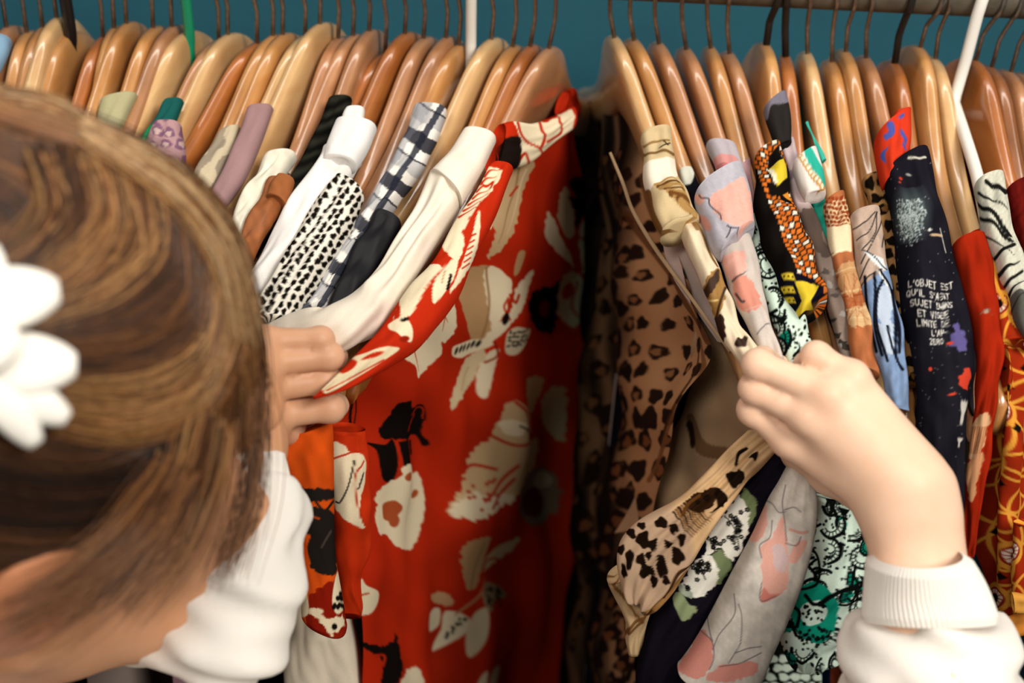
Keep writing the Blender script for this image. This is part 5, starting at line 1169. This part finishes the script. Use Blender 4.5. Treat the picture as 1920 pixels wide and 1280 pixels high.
# sweatshirt
m_sw, nt, b = new_mat('white_sweatshirt'); N, K = nt.nodes, nt.links
b.inputs['Base Color'].default_value = L4('e4dfd7'); b.inputs['Roughness'].default_value = .95; b.inputs['Specular IOR Level'].default_value = .1
tc = N.new('ShaderNodeTexCoord'); nz = N.new('ShaderNodeTexNoise'); nz.inputs['Scale'].default_value = 900; K.new(tc.outputs['Object'], nz.inputs['Vector'])
bp = N.new('ShaderNodeBump'); bp.inputs['Strength'].default_value = .25; bp.inputs['Distance'].default_value = .0004; K.new(nz.outputs['Fac'], bp.inputs['Height']); K.new(bp.outputs['Normal'], b.inputs['Normal'])
RSL = J((1743, 1100, -.316, 112), (1744, 1165, -.326, 124), (1744, 1225, -.332, 140), (1745, 1300, -.342, 152), (1760, 1420, -.37, 165)) + [(ELR, .060), (SHR, .075)]
LSL = J((481, 850, -.288, 50), (484, 905, -.298, 64), (488, 970, -.306, 74), (466, 1080, -.330, 90), (440, 1150, -.338, 98)) + [(ELL, rpx(428, 1195, -.345, 92)), (SHL, .036)]
def sd_shirt(P):
    def cutp(d, a, b):
        n = (a - b) / np.linalg.norm(a - b); return smax(d, (P - a) @ n, .004)
    a = np.minimum(cutp(chain(P, RSL, .012), ww(1743, 1160, -.326), ww(1746, 1300, -.342)), cutp(chain(P, LSL, .012), ww(483, 900, -.297), ww(470, 1050, -.325)))
    w_ = .0016 * np.sin(P[:, 2] * 210 + 2.5 * np.sin(P[:, 0] * 70) + P[:, 1] * 60) + .0012 * np.sin(P[:, 2] * 340 + P[:, 0] * 120 + 2 * np.sin(P[:, 1] * 90))
    t = np.minimum(cone(P, NECK + v3(.03, 0, -.03), SHR, .060, .075), cone(P, CHEST, SHL, .058, .036))
    d = smin(a, t, .03); d = smin(d, ellip(P, NECK + v3(0, 0, -.24), v3(.20, .125, .24)), .05)
    return smax(d - w_, -(np.linalg.norm(P - NECK - v3(0, 0, .02), axis=1) - .065), .01)
lo2 = np.minimum(lo, NECK + v3(-.30, -.17, -.50)); hi2 = np.maximum.reduce([NECK + v3(.28, .17, .08), ELR + .09, ww(1900, 1150, -.32) + .05, ww(560, 860, -.28) + .02]); lo2 = np.minimum(lo2, ELL - .08)
V, F = surface(sd_shirt, lo2, hi2, .0034, 3)
sw = link_mesh('sweatshirt', V, F, m_sw, pl)
HIP = NECK + v3(-.02, -.02, -.46)
def sd_legs(P):
    d = ellip(P, HIP, v3(.165, .11, .14))
    for sx in (-1, 1):
        a, k, f = HIP + v3(sx * .085, 0, -.04), np.array([HIP[0] + sx * .10, HIP[1] + .01, .42]), np.array([HIP[0] + sx * .11, HIP[1], .0])
        d = smin(d, smin(cone(P, a, k, .082, .058), cone(P, k, f + v3(0, 0, .055), .058, .055), .03), .03)
    return d
V, F = surface(sd_legs, v3(HIP[0] - .25, HIP[1] - .17, -.02), v3(HIP[0] + .25, HIP[1] + .17, HIP[2] + .2), .009, 2)
link_mesh('trousers', V, F, plain('blue_denim', '2c3e5a', rough=.9, bump=.2), pl)
def cuff(name, L, R, th, parent, ribs):
    A, B = np.array(L, float), np.array(R, float); n, m = 40, 360
    A, B = resample(A, n), resample(B, n); PA, PB = Pyv(A), Pyv(B); C, W = (PA + PB) / 2, (PB - PA) / 2
    T = np.gradient(C, axis=0); T /= np.linalg.norm(T, axis=1)[:, None]; Nn = np.cross(T, W); Nn /= np.linalg.norm(Nn, axis=1)[:, None]
    Nn *= np.sign(np.sum(Nn * (CAM - C), axis=1))[:, None]
    an = np.linspace(0, 2 * math.pi, m, endpoint=False); pr = np.concatenate([np.linspace(0.86, 1, 5), np.ones(n - 10), np.linspace(1, .95, 5)])
    rb = 1 + .012 * np.sin(an * ribs)
    V = C[:, None] + (W[:, None] * np.cos(an)[None, :, None] + Nn[:, None] * np.sin(an)[None, :, None] * th) * (pr[:, None] * rb[None])[:, :, None]
    return link_mesh(name, V.reshape(-1, 3), [tuple(f) for f in grid_faces(n, m, True)], m_sw, parent)
cuff('cuff', [(1629, 1046, -.316), (1622, 1110, -.322), (1618, 1166, -.330)], [(1812, 1034, -.316), (1844, 1090, -.322), (1868, 1164, -.330)], .030, sw, 84)
cuff('cuff', [(424, 846, -.292), (420, 880, -.296), (416, 910, -.300)], [(532, 842, -.288), (541, 880, -.292), (549, 912, -.296)], .017, sw, 56)

# hair
m_hair, nt, b = new_mat('brown_hair'); N, K = nt.nodes, nt.links
at = N.new('ShaderNodeAttribute'); at.attribute_name = 'print'; K.new(at.outputs['Color'], b.inputs['Base Color'])
b.inputs['Roughness'].default_value = .42; b.inputs['Specular IOR Level'].default_value = .45
def sd_cap(P):
    p = hl(P) / KH
    d = ellip(p, v3(0, -.015, .036), v3(.078, .099, .091))
    d = smin(d, ellip(p, v3(0, -.075, -.05), v3(.070, .045, .10)), .03)
    cut = (p[:, 1] - (.022 + .62 * (p[:, 2] + .02))) / 1.18
    return smax(d, cut, .006) * HS * KH
V, F = surface(sd_cap, HP - .19, HP + .17, .003, 2)
hair = link_mesh('hair', V, F, m_hair, pl, colors=np.tile(np.array(hexc('3a2415')), (len(V), 1)) * (1 + .2 * wob(V[:, 0] * 20, V[:, 2] * 20, 2))[:, None])
EC, ER = v3(0, -.015, .034) * KH, v3(.087, .108, .101) * KH
def on_head(u, v, s=1.0):
    """The point of the head's outer hair surface seen at (u, v), or the nearest to it beyond its edge."""
    u, v = np.asarray(u, float), np.asarray(v, float)
    d = FW + ((u - 960) / FPX)[:, None] * RT - ((v - 640) / FPX)[:, None] * UP
    o = (hl(CAM[None])[0] - EC) / (ER * np.asarray(s)[:, None] if np.ndim(s) else ER * s); dd = (d @ HR / HS) / (ER * np.asarray(s)[:, None] if np.ndim(s) else ER * s)
    A, B, C = (dd * dd).sum(1), (o * dd).sum(1), (o * o).sum(-1) - 1
    disc = B * B - A * C
    t = np.where(disc > 0, (-B - np.sqrt(np.maximum(disc, 0))) / A, -B / A)
    return CAM + d * t[:, None]
HC = [hexc(c) for c in ('1d0f07', '38200f', '5a3519', '7c4f28', 'a67a4a', 'cdab80')]
SV, SF, SCOL = [], [], []
def strands(guides, count, spread, tone, rad=.00032, lift=(1.0, 1.03), wav=4, n=16, dep=None, fray=.0):
    """Strands that run between neighbouring guide curves."""
    global SV
    G = [resample(np.array(g, float), n) for g in guides]
    for k in range(count):
        x = rng.uniform(0, len(G) - 1.001); i = int(x); f = x - i
        q = G[i] * (1 - f) + G[min(i + 1, len(G) - 1)] * f
        t = np.linspace(0, 1, n); o = rng.normal(size=2) * spread
        q = q + o * (.6 + fray * t[:, None]) + np.stack([np.sin(t * rng.uniform(3, 7) + rng.uniform(0, 6)), np.cos(t * rng.uniform(3, 7) + rng.uniform(0, 6))], 1) * wav
        s = rng.uniform(*lift)
        if dep is None: P = on_head(q[:, 0], q[:, 1], np.full(n, s))
        else:
            dz = np.interp(t, np.linspace(0, 1, len(dep)), dep) + rng.normal() * .006
            P = CAM + (FW + ((q[:, 0] - 960) / FPX)[:, None] * RT - ((q[:, 1] - 640) / FPX)[:, None] * UP) * dz[:, None]
        cl = .5 + .5 * math.sin(x * 2.3 + 1.2 * math.sin(x * 4.1 + count) + count); a = int(np.clip((cl * .6 + rng.uniform(0, 1.0) - .32) * len(tone), 0, len(tone) - 1)); b_ = rng.uniform(.75, 1.15)
        r = rad * (1 - .7 * t) * rng.uniform(.7, 1.3)
        Vt, Ft = tube_mesh(P, r, 4, False); k0 = sum(len(z) for z in SV) if False else strands.k
        SV.append(Vt); SF.extend([tuple(int(z) + k0 for z in ff) for ff in Ft]); SCOL.append(np.tile(np.clip(np.array(HC[tone[a]]) * b_, 0, 1), (len(Vt), 1))); strands.k += len(Vt)
strands.k = 0
A_ = [[(-300, 260), (-120, 420), (0, 540), (40, 640), (20, 740)], [(-260, 240), (0, 330), (120, 460), (140, 600), (110, 720)], [(-200, 225), (60, 310), (160, 430), (190, 560), (160, 700)], [(-120, 225), (120, 300), (200, 420), (230, 560), (200, 700)], [(-90, 212), (180, 300), (300, 420), (350, 560), (340, 720), (300, 820)], [(-60, 202), (220, 300), (350, 420), (410, 560), (420, 700), (400, 830)],
      [(-30, 194), (250, 290), (390, 410), (440, 540), (462, 680), (455, 820)], [(0, 186), (280, 300), (410, 410), (458, 540), (482, 680), (480, 830)]]
strands(A_, 4200, 16, [0, 1, 1, 2, 2, 3, 3], rad=.00030, wav=9)
strands(A_[5:], 500, 8, [2, 3, 3, 4], rad=.0003, lift=(1.02, 1.05))
B_ = [[(60, 290), (80, 390), (0, 480), (-120, 540)], [(180, 300), (200, 400), (120, 500), (-20, 560)], [(280, 360), (290, 460), (200, 550), (40, 610), (-40, 620)], [(350, 430), (350, 540), (270, 610), (130, 640), (0, 640)], [(410, 530), (390, 650), (290, 720), (130, 720), (0, 690)], [(440, 640), (390, 760), (260, 820), (100, 800), (-20, 740)]]
strands(B_, 2800, 18, [1, 1, 2, 2, 3, 4], rad=.00029, wav=9, lift=(1.015, 1.05))
C_ = [[(330, 640), (280, 740), (160, 800), (20, 800), (-120, 760)], [(400, 660), (320, 770), (200, 850), (60, 850), (-80, 810)], [(430, 690), (340, 830), (220, 900), (60, 900), (-60, 860)], [(440, 760), (340, 880), (230, 970), (80, 1000), (-60, 980)], [(400, 800), (300, 920), (200, 1020), (70, 1055), (-60, 1060)]]
strands(C_, 2400, 12, [0, 0, 0, 1, 1, 2], rad=.00045, lift=(1.0, 1.03))
T_ = [[(-200, 172), (60, 178), (170, 235), (240, 300)], [(-200, 215), (60, 230), (160, 290), (230, 340)]]
strands(T_, 500, 12, [3, 4, 4, 5], rad=.0003, lift=(1.0, 1.04))
strands([[(190, 255), (290, 300), (380, 370), (440, 470), (470, 600)], [(150, 240), (270, 320), (360, 400), (420, 500), (455, 640)]], 260, 12, [4, 5, 5, 3], rad=.00022, lift=(1.03, 1.08), wav=9, fray=.6)
strands([[(300, 780), (260, 900), (200, 1000), (120, 1080)], [(380, 780), (350, 900), (280, 1020), (180, 1120)], [(430, 800), (415, 900), (360, 1040), (260, 1160)]], 240, 14, [2, 3, 3, 4], rad=.00022, dep=(.43, .43, .425, .42), fray=.8)
strands([[(300, 860), (220, 1000), (120, 1090), (10, 1150)], [(360, 900), (270, 1040), (160, 1130), (30, 1200)]], 170, 20, [1, 2, 2, 3], rad=.00024, dep=(.42, .405, .395, .39), fray=1.2, wav=8)
strands([[(430, 500), (468, 620), (486, 740), (490, 830), (478, 940), (440, 1060)], [(400, 470), (446, 600), (470, 720), (470, 830), (452, 950), (400, 1080)]], 170, 6, [0, 1, 1, 2, 3], rad=.00024, dep=(.455, .47, .475, .475, .47, .46), fray=2.2, wav=9)
strands([[(380, 460), (420, 560), (440, 680), (436, 800)], [(410, 480), (450, 600), (466, 720), (462, 840)]], 420, 9, [1, 2, 2, 3], rad=.00034, dep=(.45, .465, .47, .47), fray=.5)
Vh = np.concatenate(SV); Ch = np.concatenate(SCOL)
link_mesh('hair_strands', Vh, SF, m_hair, hair, colors=Ch)

# white flower in the hair
m_fl = plain('white_petal', 'f3efe6', rough=.8, noise=.03, spec=.1)
fc = Pd(5, 655, .365)
flw = empty('hair_flower', fc, None, None); flw.parent = pl; flw.matrix_parent_inverse = Matrix.Identity(4); flw.location = Vector(fc - np.array(pl.location)); bpy.context.view_layer.update()
def petal(px, d0, d1, wpx, name='petal'):
    A = np.array(px[0], float); B = np.array(px[1], float); n, m = 26, 22
    ax = (B - A); nl = np.array([-ax[1], ax[0]]) / np.linalg.norm(ax)
    V = []
    for i in range(n):
        t = i / (n - 1); wv = wpx * (math.sin(math.pi * min(.22 + .74 * t, .995)) ** .5); dd = d0 + (d1 - d0) * t
        c = A + ax * t
        for j in range(m):
            a = 2 * math.pi * j / m; q = c + nl * wv * math.cos(a)
            V.append(Pd(q[0], q[1], dd - .003 * math.sin(a) * min(1, wv / 20) - .004 * math.sin(math.pi * t)))
    F = [tuple(f) for f in grid_faces(n, m, True)] + [tuple(range(m))[::-1], tuple(range((n - 1) * m, n * m))]
    link_mesh(name, np.array(V), F, m_fl, flw)
petal([(-60, 570), (112, 545)], .362, .366, 60); petal([(-40, 680), (144, 684)], .364, .370, 60); petal([(-20, 700), (128, 786)], .366, .374, 42); petal([(-40, 690), (70, 834)], .364, .372, 42)
petal([(-40, 630), (-22, 455)], .362, .364, 52); petal([(-20, 640), (-190, 600)], .364, .364, 60); petal([(-30, 680), (-120, 830)], .364, .368, 50); petal([(-90, 640), (36, 640)], .358, .358, 62, 'flower_centre')
# ------------------------------------------------------------------ light
w = bpy.data.worlds.new('world'); SC.world = w; w.use_nodes = True
w.node_tree.nodes['Background'].inputs[0].default_value = (1.0, 0.9, 0.78, 1); w.node_tree.nodes['Background'].inputs[1].default_value = 0.07
def area(name, loc, target, size, power, col, sy=None):
    l = bpy.data.lights.new(name, 'AREA'); l.energy = power; l.color = col; l.size = size
    if sy: l.shape = 'RECTANGLE'; l.size_y = sy
    o = bpy.data.objects.new(name, l); COL.objects.link(o); o.location = loc
    o.rotation_euler = (Vector(target) - Vector(loc)).to_track_quat('-Z', 'Y').to_euler()
    return o
area('ceiling_light_panel', (0.75, -1.25, ZN + .95), (0.05, -0.1, ZN - .1), 0.5, 27, (1.0, 0.945, 0.86))
area('shop_light', (-0.45, -1.5, ZN + 0.95), (0, 0, ZN - .2), 0.45, 13, (1.0, 0.93, 0.84))
area('ceiling_tube_light', (0.0, .02, ZN + 1.0), (0.0, 0.0, ZN), 2.4, 9, (1.0, 0.94, 0.86), .07)
SC.view_settings.view_transform = 'Standard'
SC.view_settings.look = 'None'
SC.view_settings.exposure = 0.0
